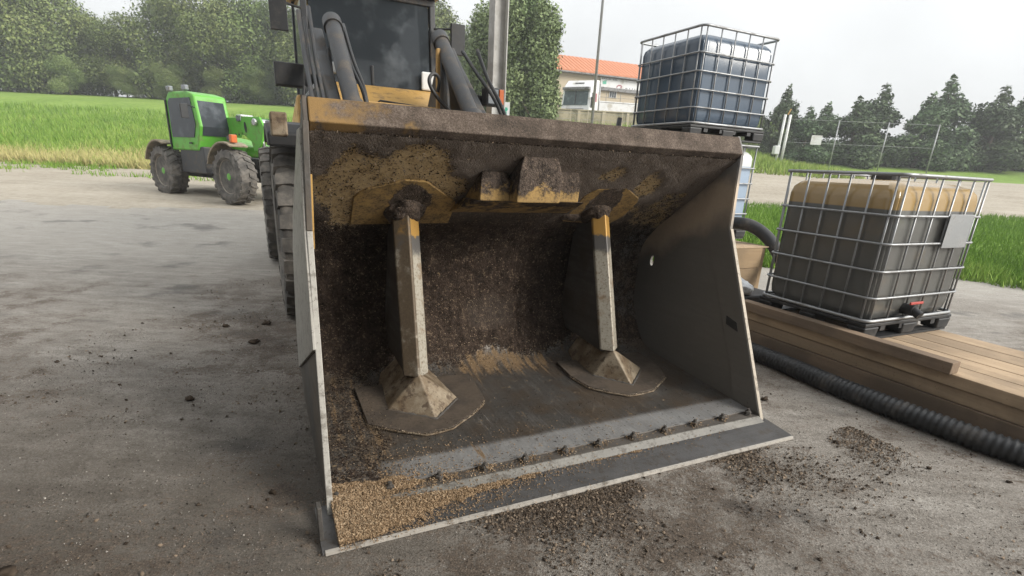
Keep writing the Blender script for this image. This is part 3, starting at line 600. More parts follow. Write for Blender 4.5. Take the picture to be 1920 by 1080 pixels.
# hinge cover in the middle: two low side blocks, a taller middle block and a skirt below
def wv(z): return 1.52-(z-1.145)*(.62/.482)
def block(u0, u1, z_top, z_bot, v_out, mat, top_in=.0):
    b = MB(); vt = wv(z_top); prof = [(vt+.02, z_top), (vt-.015, z_top-.012), ((vt+v_out)/2-.02, (z_top*.62+z_bot*.38)), (v_out, z_bot), (wv(z_bot)+.05, z_bot)]
    b.prism([(u0, v, z) for v, z in prof], (u1-u0, 0, 0)); n = 5
    b.v = [(p[0]+(top_in if i < n else -top_in)*(1 if (i % n) < 2 else 0), p[1], p[2]) for i, p in enumerate(b.v)]
    b.shear(); return b.build('hinge_cover', mat, bucket, bevel=.006)
block(1.13, 1.41, 1.605, 1.345, .90, M['cover'], .03)
block(.945, 1.13, 1.515, 1.345, 1.0, M['cover'], .015); block(1.41, 1.60, 1.53, 1.345, 1.0, M['cover'], .012)
b = MB(); b.prism([(.93, .985, 1.345), (.93, 1.27, 1.345), (.93, 1.40, 1.24)], (.71, 0, 0)); b.v = [(p[0]+(-.05 if i in (2,) else .12 if i == 5 else 0), p[1], p[2]) for i, p in enumerate(b.v)]; b.shear(); b.build('cover_skirt', M['skirt'], bucket, bevel=.004)
# clumps of compost packed where the ribs meet the back
def clump(c, rx, ry, rz_, seed):
    bm = bmesh.new(); bmesh.ops.create_icosphere(bm, subdivisions=5, radius=1)
    for v in bm.verts:
        p = v.co; q = .75+.28*float(fbm(np.array([p.x*2.2+seed]), np.array([p.z*2.2+p.y*1.7+seed*3]), 4)[0])+.13*float(fbm(np.array([p.x*9+seed]), np.array([p.z*9+p.y*7]), 3)[0]); v.co = Vector((p.x*rx*q, p.y*ry*q, p.z*rz_*q))
    bmesh.ops.translate(bm, verts=bm.verts, vec=c); me = bpy.data.meshes.new('compost_clump'); bm.to_mesh(me); bm.free(); me.materials.append(M['dirt'])
    for p in me.polygons: p.use_smooth = True
    o = bpy.data.objects.new('compost_clump', me); COL.objects.link(o); o.parent = bucket; o['kind'] = 'stuff'; return o
clump((.655, 1.40, 1.27), .135, .15, .12, 1.3); clump((2.04, 1.40, 1.27), .12, .14, .11, 4.1); clump((1.9, 1.42, 1.235), .15, .05, .05, 6.4)

# wheels
def loader_wheel(name, u0, v, r=.82, wd=.58):
    hub = empty(name, (u0+wd/2, v, r), 0, parent=loader); b = MB(); h = wd/2
    prof = [(r*.55, -h*.72), (r*.62, -h*.96), (r*.8, -h*1.0), (r*.93, -h*.93), (r*.965, -h*.8), (r*.965, h*.8), (r*.93, h*.93), (r*.8, h), (r*.62, h*.96), (r*.55, h*.72)]
    b.lathe(prof, (0, 0, 0), 'x', 64)
    n = 26
    for i in range(n):                                   # chunky zigzag tread blocks
        for sgn in (-1, 1):
            a0 = 2*math.pi*(i+(.5 if sgn > 0 else 0))/n; da = 2*math.pi/n*.36
            pr = [(0.02, -da), (.34*h, -da*.4), (.6*h, -da), (1.0*h, -da*.9), (1.02*h, da*.9), (.6*h, da), (.34*h, da*1.4), (0.02, da*.8)]
            def pt(x, a, rr): return (sgn*x, rr*math.cos(a0+a), rr*math.sin(a0+a))
            k = len(pr); lo = [pt(x, a, r*.955 if x < .95*h else r*.86) for x, a in pr]; hi = [pt(x*.97, a*.9, r*1.0 if x < .95*h else r*.965) for x, a in pr]
            b.add(lo+hi, [tuple(range(k, 2*k))]+[(j, (j+1) % k, k+(j+1) % k, k+j) for j in range(k)])
    b.build('tyre', M['tyre'], hub, smooth='auto')
    b = MB(); b.lathe([(.02, -h*.35), (r*.3, -h*.38), (r*.36, -h*.5), (r*.5, -h*.55), (r*.555, -h*.74), (r*.56, h*.74), (r*.5, h*.55), (r*.3, h*.4), (.02, h*.4)], (0, 0, 0), 'x', 40)
    b.build('rim', M['rim'], hub, smooth='auto'); return hub
fwheel = loader_wheel('front_wheel', .0, 3.72); w2 = copy_tree(fwheel, loader); w2.location.x = 2.4; w2.name = 'front_wheel'
rw = copy_tree(fwheel, loader); rw.location = (.225, 7.0, .82); rw.name = 'rear_wheel'; rw2 = copy_tree(fwheel, loader); rw2.location = (2.4, 7.0, .82); rw2.name = 'rear_wheel'
# front mudguards (black rubber flap over the tyre)
for u0 in (-.03, 2.14):
    b = MB(); ins = []; out = []
    for a in np.linspace(R(57), R(118), 12): out.append((u0, 3.72-.98*math.cos(a), .82+.98*math.sin(a))); ins.append((u0, 3.72-.93*math.cos(a), .82+.93*math.sin(a)))
    b.prism(out+list(reversed(ins)), (.56, 0, 0)); b.build('mudguard', M['black'], loader, bevel=.01)
    b = MB(); b.prism([(u0+.0, 3.04, 1.60), (u0, 2.9, 1.6), (u0, 2.89, 1.70), (u0, 2.97, 1.77), (u0, 3.2, 1.80), (u0, 3.22, 1.71)], (.56, 0, 0)); b.build('mud_flap', M['hose'], loader, bevel=.015)
# chassis
b = MB(); b.box(.72, 2.02, 3.0, 5.4, .55, 1.5); b.box(.8, 1.94, 4.6, 5.6, 1.4, 2.15); b.build('front_frame', M['yellow'], loader, bevel=.03)
b = MB(); b.box(.75, 1.99, 5.7, 8.9, .6, 1.5); b.build('rear_frame', M['dark_paint'], loader, bevel=.03)
b = MB(); b.prism([(.55, 7.6, 1.4), (.55, 9.3, 1.4), (.55, 9.3, 2.1), (.55, 7.6, 2.45)], (1.65, 0, 0)); b.build('engine_hood', M['yellow'], loader, bevel=.06)
# lift arms, tower plates and cylinders
for u in (.55, 2.07):
    b = MB(); b.prism([(u, 5.3, 2.9), (u, 4.95, 2.86), (u, 4.61, 2.59), (u, 3.83, 2.05), (u, 2.6, 1.1), (u, 2.05, .78), (u, 2.1, .4), (u, 2.5, .4), (u, 3.2, 1.0), (u, 4.0, 1.7), (u, 5.0, 2.25)], (.13, 0, 0)); b.build('lift_arm', M['dark_paint'], loader, bevel=.02)
for u in (.755, 1.95):
    b = MB(); b.tube([(u, 4.7, 2.85), (u, 3.55, 1.92)], .082, 20); b.tube([(u, 4.78, 2.91), (u, 4.68, 2.83)], .1, 20); b.tube([(u, 3.62, 2.0), (u, 3.5, 1.915)], .1, 20); cy = b.build('cylinder', M['dark_paint'], loader, smooth='auto')
    b = MB(); b.tube([(u, 3.55, 1.95), (u, 2.55, 1.25)], .045, 14); b.build('piston_rod', M['chrome'], cy, smooth=True)
for u in (.66, 1.90):
    b = MB(); b.prism([(u, 5.2, 1.7), (u, 4.2, 1.6), (u, 4.35, 2.3), (u, 4.55, 2.62), (u, 4.75, 2.62), (u, 5.1, 2.2)], (.035, 0, 0)); b.build('tower_plate', M['dark_paint'], loader, bevel=.008)
b = MB(); b.box(1.838, 1.875, 4.5, 4.56, 1.9, 2.75); b.build('tower_strip', M['yellow'], loader, bevel=.006)
b = MB(); b.tube([(1.37, 4.6, 1.8), (1.37, 3.2, 1.5)], .1, 18); b.tube([(1.37, 3.2, 1.5), (1.37, 2.5, 1.35)], .05, 12); b.build('tilt_cylinder', M['dark_paint'], loader, smooth='auto')
# pipes clustered by the left arm
for du, r, z0 in ((.0, .022, 2.9), (.055, .018, 2.85), (.10, .02, 2.95)):
    b = MB(); b.tube([(.40+du, 4.5, z0), (.405+du, 4.2, 2.45), (.41+du, 3.8, 2.05), (.42+du, 3.2, 1.6)], r, 8); b.build('hydraulic_pipe', M['dark_paint'], loader, smooth=True)
for pts in ([(.86, 4.9, 2.9), (.86, 4.3, 2.45), (.91, 4.0, 2.18), (.94, 3.9, 1.95)], [(.89, 4.9, 2.92), (.89, 4.35, 2.5), (.93, 4.05, 2.22), (.955, 3.95, 1.95)],
            [(1.96, 4.15, 2.02), (1.80, 4.2, 2.16), (1.69, 4.2, 2.28), (1.655, 4.2, 2.37), (1.69, 4.22, 2.435), (1.75, 4.24, 2.44), (1.79, 4.26, 2.38), (1.78, 4.3, 2.28)],
            [(2.14, 4.5, 2.75), (2.2, 4.2, 2.5), (2.30, 3.95, 2.25), (2.38, 3.8, 2.0)], [(2.24, 4.3, 2.75), (2.29, 4.1, 2.45), (2.36, 3.9, 2.2), (2.42, 3.75, 1.95)]):
    P_ = [Vector(p) for p in pts]; fine = []
    for i in range(len(P_)-1):
        p0, p1, p2, p3 = P_[max(i-1, 0)], P_[i], P_[i+1], P_[min(i+2, len(P_)-1)]
        for t in np.linspace(0, 1, 6)[:-1]:
            fine.append(.5*((2*p1)+(p2-p0)*t+(2*p0-5*p1+4*p2-p3)*t*t+(3*p1-p0-3*p2+p3)*t**3))
    fine.append(P_[-1]); MB().tube(fine, .02, 8).build('hydraulic_hose', M['hose'], loader, smooth=True)
# yellow apron in front of the cab with its hand rail
b = MB(); b.prism([(.85, 5.25, 1.5), (.85, 5.25, 2.12), (.85, 5.35, 2.22), (.85, 6.17, 2.50), (.85, 6.2, 1.5)], (1.55, 0, 0)); b.build('cab_apron', M['yellow'], loader, bevel=.03)
b = MB(); b.tube([(1.30, 5.26, 2.12), (1.30, 5.14, 2.2), (1.32, 5.14, 2.215), (1.75, 5.14, 2.19), (1.9, 5.14, 2.16), (1.9, 5.26, 2.1)], .012, 8); b.build('hand_rail', M['dark_paint'], loader, smooth=True)
# cab
cab = empty('cab', (0, 0, 0), parent=loader)
b = MB()
for (u, v) in ((.62, 6.2), (2.32, 6.2), (.62, 7.75), (2.32, 7.75)): b.prism([(u-.04, v-.04, 2.3), (u+.04, v-.04, 2.3), (u+.04, v+.04, 2.3), (u-.04, v+.04, 2.3)], (0, .12 if v < 7 else -.1, 1.38))
b.box(.60, 2.34, 6.18, 7.78, 1.5, 2.36); b.box(.6, 2.34, 6.27, 6.33, 3.58, 3.66); b.box(1.43, 1.47, 6.19, 6.25, 2.5, 2.75); b.build('cab_frame', M['dark_paint'], cab, bevel=.012)
b = MB(); b.box(.5, 2.44, 6.12, 7.95, 3.68, 3.80); b.build('cab_roof', M['yellow'], cab, bevel=.05)
b = MB(); b.prism([(.68, 6.19, 2.38), (2.26, 6.19, 2.38), (2.26, 6.30, 3.6), (.68, 6.30, 3.6)], (0, .012, 0)); b.build('windscreen', M['glass_dark'], cab)
for u in (.60, 2.31): MB().prism([(u, 6.28, 2.4), (u, 7.68, 2.4), (u, 7.62, 3.6), (u, 6.36, 3.6)], (.012, 0, 0)).build('side_window', M['glass_dark'], cab)
MB().prism([(.68, 7.72, 2.4), (2.26, 7.72, 2.4), (2.26, 7.66, 3.6), (.68, 7.66, 3.6)], (0, .012, 0)).build('rear_window', M['glass_dark'], cab)
b = MB(); b.box(2.12, 2.36, 6.12, 6.16, 2.50, 2.74); b.build('cab_light', M['white'], cab, bevel=.02)
b = MB(); b.box(.86, .98, 6.06, 6.16, 2.58, 2.72); b.build('work_lamp', M['lens'], cab, bevel=.03)
for u, s_ in ((.3, -1), (2.6, 1)):
    b = MB(); b.tube([(u-s_*.28, 6.2, 3.3), (u, 6.0, 3.3)], .016, 8); b.box(u-.1, u+.1, 5.97, 6.03, 2.98, 3.36); b.build('mirror', M['black'], cab, bevel=.015)
# headlamps on brackets
def headlamp(u0, u1, v, z0, z1, facing, ind):
    hl = MB(); hl.box(u0, u1, v, v+.16, z0, z1); o = hl.build('headlight', M['black'], loader, bevel=.012)
    if facing:
        MB().box(u0+.02, u0+.145, v-.012, v+.002, z0+.02, z1-.02).build('lens', M['lens'], o, bevel=.004); MB().box(u0+.155, u1-.008, v-.016, v+.002, z0+.015, z1-.015).build('indicator', M['orange'], o, bevel=.006)
    return o
headlamp(2.325, 2.545, 4.2, 2.185, 2.375, True, True); headlamp(.125, .40, 4.3, 2.19, 2.40, False, True)
MB().box(.36, .56, 4.46, 4.52, 2.22, 2.34).build('lamp_bracket', M['dark_paint'], loader, bevel=.008); MB().tube([(.39, 4.3, 2.2), (.36, 4.25, 2.02), (.34, 4.2, 1.8)], .015, 8).build('lamp_stay', M['dark_paint'], loader); MB().box(2.24, 2.34, 4.36, 4.42, 2.2, 2.3).build('lamp_bracket', M['dark_paint'], loader, bevel=.008)
MB().tube([(.47, 4.1, 2.2), (.33, 4.05, 2.02)], .014, 8).build('grab_rod', M['galv'], loader, smooth=True)

# ------------------------------------------------------------------ caged liquid tanks
def rrect(hx, hy, r, n=5):
    p = []
    for cx_, cy_, a0 in ((hx-r, hy-r, 0), (-hx+r, hy-r, 90), (-hx+r, -hy+r, 180), (hx-r, -hy+r, 270)):
        for k in range(n+1): a = R(a0+90*k/n); p.append((cx_+r*math.cos(a), cy_+r*math.sin(a)))
    return p
def ibc(loc, rz, label, mat, hc=1.0, lx=1.2, ly=1.0, group='caged liquid tanks'):
    t = empty('liquid_tank', loc, rz, label, 'liquid tank', group); hx, hy = lx/2, ly/2; z0 = .14
    # plastic bottle with soft vertical pillows between the bars
    b = MB(); N = 96; rings = []
    zs = [(z0+.012, .80), (z0+.02, .93), (z0+.06, .985), (z0+.12, 1), (z0+hc*.3, 1.0), (z0+hc*.6, 1.0), (z0+hc*.84, 1.0), (z0+hc*.89, .975), (z0+hc*.93, .90), (z0+hc*.955, .72), (z0+hc*.965, .3)]
    base = rrect(hx-.028, hy-.028, .10, 23)[:96]; vs_ = []
    for z, s_ in zs:
        for (x, y) in base:
            k = 0
            if abs(x) > hx-.05: k = .02*abs(math.cos(y*math.pi/.165))
            if abs(y) > hy-.05: k = .02*abs(math.cos(x*math.pi/.2))
            q = min(s_, 1)-(k if z0+.05 < z < z0+hc*.9 else 0)*1.4; vs_.append((x*q, y*q, z))
    nb = len(base); fs_ = [(i*nb+k, i*nb+(k+1) % nb, (i+1)*nb+(k+1) % nb, (i+1)*nb+k) for i in range(len(zs)-1) for k in range(nb)]
    fs_ += [tuple(range((len(zs)-1)*nb, len(zs)*nb)), tuple(reversed(range(nb)))]
    b.add(vs_, fs_); b.build('bottle', mat, t, smooth='auto')
    b = MB(); b.lathe([(.105, z0+hc*.955), (.105, z0+hc*1.01), (.09, z0+hc*1.02)], (0, 0, 0), 'z', 20); b.build('lid', M['black'], t, bevel=.004)
    for i, f in enumerate((.0, .165, .355, .545, .735, 1.0)):
        rr = .014 if i in (0, 5) else .0095
        p = [(x, y, z0+.02+f*(hc-.02)) for x, y in rrect(hx-.004, hy-.004, .07, 4)]; MB().tube(p, rr, 6, closed=True).build('cage_ring', M['galv'], t, smooth=True)
    first = None
    pos = [(x, s_*(hy-.016)) for x in np.linspace(-hx+.06, hx-.06, 6) for s_ in (-1, 1)]+[(s_*(hx-.016), y) for y in np.linspace(-hy+.06, hy-.06, 6) for s_ in (-1, 1)]
    for x, y in pos:
        if first is None: first = o = MB().tube([(0, 0, z0+.01), (0, 0, z0+hc)], .008, 6).build('cage_bar', M['galv'], t, smooth=True)
        else: o = first.copy(); COL.objects.link(o)
        o.location = (x, y, 0)
    MB().box(-hx, hx, -hy, hy, z0-.028, z0).build('pallet_deck', M['black'], t, bevel=.006)
    for sy in (-1, 1): MB().box(-hx+.02, hx-.02, sy*(hy-.06)-.05, sy*(hy-.06)+.05, .001, .018).build('pallet_runner', M['black'], t)
    f0 = None
    for x in (-hx+.09, 0, hx-.09):
        for y in (-hy+.07, 0, hy-.07):
            if f0 is None: f0 = o = MB().box(-.085, .085, -.065, .065, .019 if abs(y) > .1 else .0, z0-.03, taper=-.008).build('pallet_foot', M['black'], t, bevel=.012)
            else: o = f0.copy(); COL.objects.link(o)
            o.location = (x, y, 0)
    for x in (-.35, -.1, .1, .35):
        MB().box(x-.03, x+.03, -hy+.01, hy-.01, z0-.07, z0-.03).build('deck_rib', M['black'], t)
    return t
BM1 = bottle_mat('bottle_blue_grey', (.22, .26, .31), (.055, .078, .11), 2.0)
BM2 = bottle_mat('bottle_white_blue', (.62, .64, .62), (.27, .34, .43), .90)
BM3 = bottle_mat('bottle_amber_grey', (.32, .215, .085), (.085, .085, .08), 1.0)
ibc((2.25, 7.25, .775), ROT, 'lower caged tank half full of pale blue liquid, standing on the wooden crate', BM2)
ibc((2.20, 7.28, 1.955), ROT, 'upper caged tank of dark blue grey plastic, stacked on top of the pale blue tank', BM1, lx=1.2, ly=1.15)
ibc(L2W(4.63, .969, .368), ROT, 'caged tank with amber top and dark liquid, standing on the stack of planks', BM3, hc=1.11)

# outlet valve and a blank plate on the near end of the right tank
T3 = [o for o in bpy.data.objects if o.get('label', '').startswith('caged tank with amber')][0]
v_ = MB(); v_.tube([(-.1, -.46, .23), (-.1, -.55, .23)], .045, 16); v_.tube([(-.1, -.545, .23), (-.1, -.60, .20)], .034, 14); v_.build('outlet_valve', M['black'], T3, smooth='auto'); MB().box(-.19, -.02, -.56, -.545, .285, .305).build('valve_handle', M['redpaint'], T3, bevel=.004)
MB().box(.08, .42, -.515, -.511, .72, .98).build('data_plate', M['galv'], T3, bevel=.002)
# wooden crate carrying the tank stack
crate = empty('wooden_crate', (2.06, 6.88, 0), ROT, 'pale board crate under the stacked pair of caged tanks', 'crate')
for k, (z0, z1) in enumerate(((.30, .515), (.52, .755))): MB().box(-.65, .56, -.868, -.85, z0, z1).build('board', M['crate'], crate, bevel=.003)
for k, (z0, z1) in enumerate(((.30, .515), (.52, .755))): MB().box(.64, .658, -.74, .83, z0, z1).build('board', M['crate'], crate, bevel=.003)
for x in (-.6, .6):
    for y in (-.80, .80): MB().box(x-.04, x+.04, y-.045, y+.045, .14, .755).build('corner_post', M['crate'], crate, bevel=.004)
for i in range(8): MB().box(-.66, .66, -.872+i*.215, -.872+i*.215+.19, .757, .773).build('lid_board', M['plank'], crate, bevel=.003)
for y in (-.78, .0, .78): MB().box(-.66, .66, y-.06, y+.06, .0, .135).build('skid', M['beam'], crate, bevel=.006)
MB().box(-.64, .64, -.84, .84, .15, .30).build('base_board', M['beam'], crate)
# white sheeting between crate and tank
def lumpy(name, c, r, seed, mat, label, cat):
    bm = bmesh.new(); bmesh.ops.create_icosphere(bm, subdivisions=4, radius=1)
    for v in bm.verts:
        p = v.co; q = .7+.6*float(fbm(np.array([p.x*1.6+seed]), np.array([p.z*1.6+p.y*1.3+seed*2]), 3)[0]); z = p.z*r[2]*q; v.co = Vector((p.x*r[0]*q, p.y*r[1]*q, max(z, -r[2]*.55)))
    bmesh.ops.translate(bm, verts=bm.verts, vec=(0, 0, r[2]*.55)); me = bpy.data.meshes.new(name); bm.to_mesh(me); bm.free(); me.materials.append(mat)
    for p in me.polygons: p.use_smooth = True
    o = bpy.data.objects.new(name, me); COL.objects.link(o); o.location = c; return tag(o, label, cat)
cb = MB(); cb.box(-.32, .32, -.2, .2, 0, .40); o = cb.build('black_crate', M['black'], None, bevel=.02); o.location = L2W(4.42, 2.0); o.rotation_euler = (0, 0, ROT); tag(o, 'low black plastic box on the ground behind the stack of planks', 'box')
lumpy('plastic_sack', L2W(4.25, 1.98, .40), (.2, .15, .11), 3.1, M['plasticwhite'], 'crumpled white plastic sack lying on the low black box', 'sack')

# timber under the right tank: each plank its own thing, laid square to the bucket
names = ['nearest the bucket', 'second from the bucket', 'third from the bucket', 'fourth from the bucket', 'farthest from the bucket']
layers = [('dark bottom layer', .055, .176, .0, 'beam'), ('middle layer', .180, .277, .012, 'plank'), ('top layer', .281, .364, -.004, 'plank')]
def timber(name, u0, u1, v0, v1, z0, z1, mat, label, cat, group, ang=0):
    o = MB().box(-(u1-u0)/2, (u1-u0)/2, -(v1-v0)/2, (v1-v0)/2, 0, z1-z0).build(name, mat, None, bevel=.005); o.location = L2W((u0+u1)/2, (v0+v1)/2, z0); o.rotation_euler = (0, 0, ROT+ang); return tag(o, label, cat, group)
for k, v in enumerate((-.55, .45, 1.4)):
    timber('timber_bearer', 3.98, 5.14, v-.05, v+.05, .0, .053, M['beam'], ['dark bearer on the ground under the near end of the plank stack', 'dark bearer on the ground under the middle of the plank stack', 'dark bearer on the ground under the far end of the plank stack'][k], 'timber', 'bearers under the plank stack')
for ln, z0, z1, off, mt in layers:
    for i in range(5):
        u0 = 3.95+off+i*.243; timber('wooden_plank', u0, u0+.232, -.85+random.uniform(-.1, .08), 1.55+random.uniform(-.06, .07), z0, z1, M[mt], 'sawn plank in the %s of the stack, %s' % (ln, names[i]), 'plank', 'planks stacked under the right tank', R(random.uniform(-.2, .2)))
timber('wooden_beam', 3.90, 4.0, -.2, 1.56, .367, .448, M['beam'], 'dark rough beam laid along the bucket side edge of the plank stack', 'beam', None, R(.3))
def smooth_path(pts, n=8):
    P_ = [Vector(p) for p in pts]; out = []
    for i in range(len(P_)-1):
        p0, p1, p2, p3 = P_[max(i-1, 0)], P_[i], P_[i+1], P_[min(i+2, len(P_)-1)]
        for t in np.linspace(0, 1, n+1)[:-1]: out.append(.5*((2*p1)+(p2-p0)*t+(2*p0-5*p1+4*p2-p3)*t*t+(3*p1-p0-3*p2+p3)*t**3))
    return out+[P_[-1]]
# ribbed drain hose lying on the ground, suction hose behind
path = smooth_path([L2W(u, v, .072) for u, v in ((3.72, 2.5), (3.70, 1.9), (3.74, 1.4), (3.75, .9), (3.72, .4), (3.74, -.2), (3.86, -.8), (4.3, -1.2), (4.9, -1.3))], 64)
rad = [.070+(.006 if i % 4 < 2 else -.004) for i in range(len(path))]
tag(MB().tube(path, rad, 16).build('ribbed_hose', M['hose'], None, smooth=True), 'black ribbed drain hose lying on the ground along the plank stack', 'hose')
tag(MB().tube(smooth_path([(2.62, 6.95, .97), (2.78, 6.72, 1.0), (2.92, 6.62, .965), (3.05, 6.5, .86), (3.14, 6.35, .70), (3.2, 6.1, .45), (3.24, 5.9, .2), (3.3, 5.82, .08)], 8), .075, 16).build('suction_hose', M['hose'], None, smooth=True), 'thick smooth black suction hose arching down beside the wooden crate', 'hose')
# dark pipe sticking up behind the bucket
P0 = Vector((1.27, 8.0, 0)); b = MB(); b.tube([(0, 0, 0), (.02, 0, 1.5), (.10, .1, 2.26)], .035, 10); o = b.build('standing_pipe', M['black'], None, smooth=True); o.location = (1.27, 8, 0); tag(o, 'short dark pipe poking up behind the bucket lip before the pale wall', 'pipe')

# ------------------------------------------------------------------ green telescopic handler
gx0, gy0 = -6.6, 12.6; ga = R(-33); zg = tz1(gx0, gy0)
TH = empty('telescopic_handler', (gx0, gy0, zg), ga, 'bright green telescopic handler parked in the yard left of the loader', 'telescopic handler')
# local: +x forward, near (camera) side is -y, front wheel of the near side at the origin
def ag_wheel(x, y, r=.62, wd=.42):
    hub = empty('wheel', (x, y, r), parent=TH); b = MB(); h = wd/2
    b.lathe([(r*.6, -h*.7), (r*.68, -h), (r*.85, -h*1.02), (r*.945, -h*.85), (r*.945, h*.85), (r*.85, h*1.02), (r*.68, h), (r*.6, h*.7)], (0, 0, 0), 'y', 56)
    for i in range(20):
        for s_ in (-1, 1):
            a0 = 2*math.pi*(i+(.5 if s_ > 0 else 0))/20; k = 4
            pr = [(.0, -.02), (h*1.0, .17), (h*1.0, .28), (.0, .1)]
            lo = [(rr_*math.sin(a0+a), s_*yy, rr_*math.cos(a0+a)) for yy, a in pr for rr_ in (r*(.93 if yy < .1 else .82),)]; hi = [(rr_*math.sin(a0+a), s_*yy, rr_*math.cos(a0+a)) for yy, a in pr for rr_ in (r*(1.0 if yy < .1 else .96),)]
            b.add(lo+hi, [tuple(range(k, 2*k))]+[(j, (j+1) % k, k+(j+1) % k, k+j) for j in range(k)])
    b.build('tyre', M['tyre'], hub, smooth='auto')
    MB().lathe([(.02, -h*.3), (r*.33, -h*.35), (r*.40, -h*.55), (r*.56, -h*.6), (r*.61, -h*.78), (r*.62, h*.78), (.02, h*.5)], (0, 0, 0), 'y', 36).build('rim', M['rim'], hub, smooth='auto')
    bb = MB(); bb.lathe([(.02, -h*.75), (r*.12, -h*.72), (r*.2, -h*.5), (r*.3, -h*.42), (r*.3, -h*.2)], (0, 0, 0), 'y', 10)
    for i in range(8): a = i*math.pi/4; bb.lathe([(.02, -h*.5), (.02, -h*.35)], (r*.26*math.cos(a), 0, r*.26*math.sin(a)), 'y', 6)
    bb.build('hub', M['green'], hub); return hub
wA = ag_wheel(0, 0); k_ = copy_tree(wA, TH); k_.location.y = 1.75; k_ = copy_tree(wA, TH); k_.location.x = -3.1; k_ = copy_tree(wA, TH); k_.location = (-3.1, 1.75, .62)
for x in (0, -3.1):
    for y in (-.02, 1.77):
        b = MB(); o1 = []; i1 = []
        for a in np.linspace(R(64), R(160), 13): o1.append((x+.76*math.cos(a), y-.22, .62+.76*math.sin(a))); i1.append((x+.72*math.cos(a), y-.22, .62+.72*math.sin(a)))
        b.prism(o1+list(reversed(i1)), (0, .44, 0)); b.build('mudguard', M['mudtan'], TH, bevel=.008)
b = MB(); b.box(.05, .2, -.12, .0, 1.40, 1.5); b.build('lamp_bracket', M['dark_paint'], TH); MB().box(.2, .31, -.16, -.02, 1.36, 1.53).build('indicator', M['orange'], TH, bevel=.02)
MB().box(-4.0, .35, .45, 1.35, .5, 1.05).build('chassis', M['dark_paint'], TH, bevel=.03)
b = MB(); b.prism([(-2.0, -.02, .62), (-.85, -.02, .62), (-.85, -.02, 1.25), (-2.0, -.02, 1.25)], (0, .6, 0)); o_ = b.build('side_tank', M['dark_paint'], TH, bevel=.03); o_.location.x = -.35
b = MB(); b.prism([(-2.05, -.05, 1.15), (-.75, -.05, 1.15), (-.55, -.05, 1.7), (-.7, -.05, 2.4), (-1.1, -.05, 2.48), (-1.85, -.05, 2.48), (-2.05, -.05, 2.3)], (0, .78, 0)); cabn = b.build('cab', M['green'], TH, bevel=.04); cabn.location.x = -.62
MB().prism([(-1.9, -.065, 1.45), (-.85, -.065, 1.45), (-.72, -.065, 1.75), (-.84, -.065, 2.33), (-1.8, -.065, 2.33), (-1.9, -.065, 2.25)], (0, .012, 0)).build('cab_window', M['glass_dark'], cabn)
MB().prism([(-.60, .02, 1.5), (-.545, .02, 1.7), (-.69, .02, 2.35), (-.70, .02, 2.3), (-.60, .02, 1.7)], (0, .62, 0)).build('windscreen', M['glass_dark'], cabn)
b = MB(); b.prism([(-3.7, .75, 1.05), (-.9, .75, 1.05), (-.6, .75, 1.3), (-2.2, .75, 1.5), (-3.7, .75, 1.65)], (0, 1.0, 0)); b.build('engine_cover', M['green'], TH, bevel=.05)
MB().box(-2.02, -1.98, -.085, -.05, 1.2, 2.3).build('door_seam', M['black'], cabn); MB().box(-1.06, -.96, -.10, -.066, 1.30, 1.34).build('door_handle', M['black'], cabn)
for x_ in (-1.75, -1.0): MB().box(x_-.09, x_+.09, -.1, .0, 2.49, 2.6).build('work_lamp', M['lens'], cabn, bevel=.02)
for k in range(5): MB().box(-3.45+k*.2, -3.33+k*.2, .735, .752, 1.15, 1.4).build('grille_slot', M['black'], TH)
b = MB(); b.tube([(-.58, -.1, 2.1), (-.5, -.32, 2.15), (-.5, -.38, 2.15)], .015, 8); b.box(-.54, -.48, -.46, -.30, 1.85, 2.15); b.build('mirror', M['black'], cabn, bevel=.01)
MB().box(-1.55, -1.15, .12, .5, 1.3, 1.95).build('driver_seat', M['black'], cabn, bevel=.05)
# boom along the far side of the cab with its plate nose
BY = .62
b = MB(); b.box(-3.6, -.40, BY+.02, BY+.36, 1.58, 1.96); b.build('boom', M['green'], TH, bevel=.02)
b = MB(); b.box(-1.0, -.58, BY-.012, BY+.0, 1.50, 1.72); bp_ = b.build('boom_plate', M['green'], TH, bevel=.006)
for x in (-.82, -.68): MB().tube([(x, BY-.02, 1.57), (x, BY-.008, 1.57)], .026, 10).build('plate_hole', M['black'], bp_)
b = MB(); b.prism([(-.46, 0, 1.97), (.28, 0, 1.95), (.43, 0, 1.74), (.30, 0, 1.40), (.10, 0, 1.20), (-.04, 0, 1.20), (-.12, 0, 1.42), (-.40, 0, 1.56), (-.50, 0, 1.66)], (0, .05, 0)); b.v = [(p[0], p[1]+BY-.06, p[2]) for p in b.v]; nose = b.build('boom_nose', M['green'], TH, bevel=.008)
b = MB(); b.prism([(-.46, 0, 1.97), (.28, 0, 1.95), (.43, 0, 1.74), (.30, 0, 1.40), (.10, 0, 1.20), (-.04, 0, 1.20), (-.12, 0, 1.42), (-.40, 0, 1.56), (-.50, 0, 1.66)], (0, .05, 0)); b.v = [(p[0], p[1]+BY+.38, p[2]) for p in b.v]; b.build('boom_nose', M['green'], TH, bevel=.008)
b = MB()
ring = [(.055*math.cos(a), .12*math.sin(a)) for a in np.linspace(0, 2*math.pi, 18, endpoint=False)]
b.prism([(-.30+x*.9+z*-.12, BY-.068, 1.73+z) for x, z in ring], (0, .006, 0)); b.build('slot', M['black'], nose)
b = MB(); b.tube([(.15, BY-.13, 1.84), (.15, BY+.5, 1.84)], .075, 20); b.build('pivot_pin', M['chrome'], TH, bevel=.01)
b = MB(); b.box(-.74, -.50, BY-.03, BY+.3, 1.86, 2.02); b.box(-.82, -.72, BY+.0, BY+.25, 1.93, 2.0); b.build('coupling_block', M['chrome'], TH, bevel=.03)
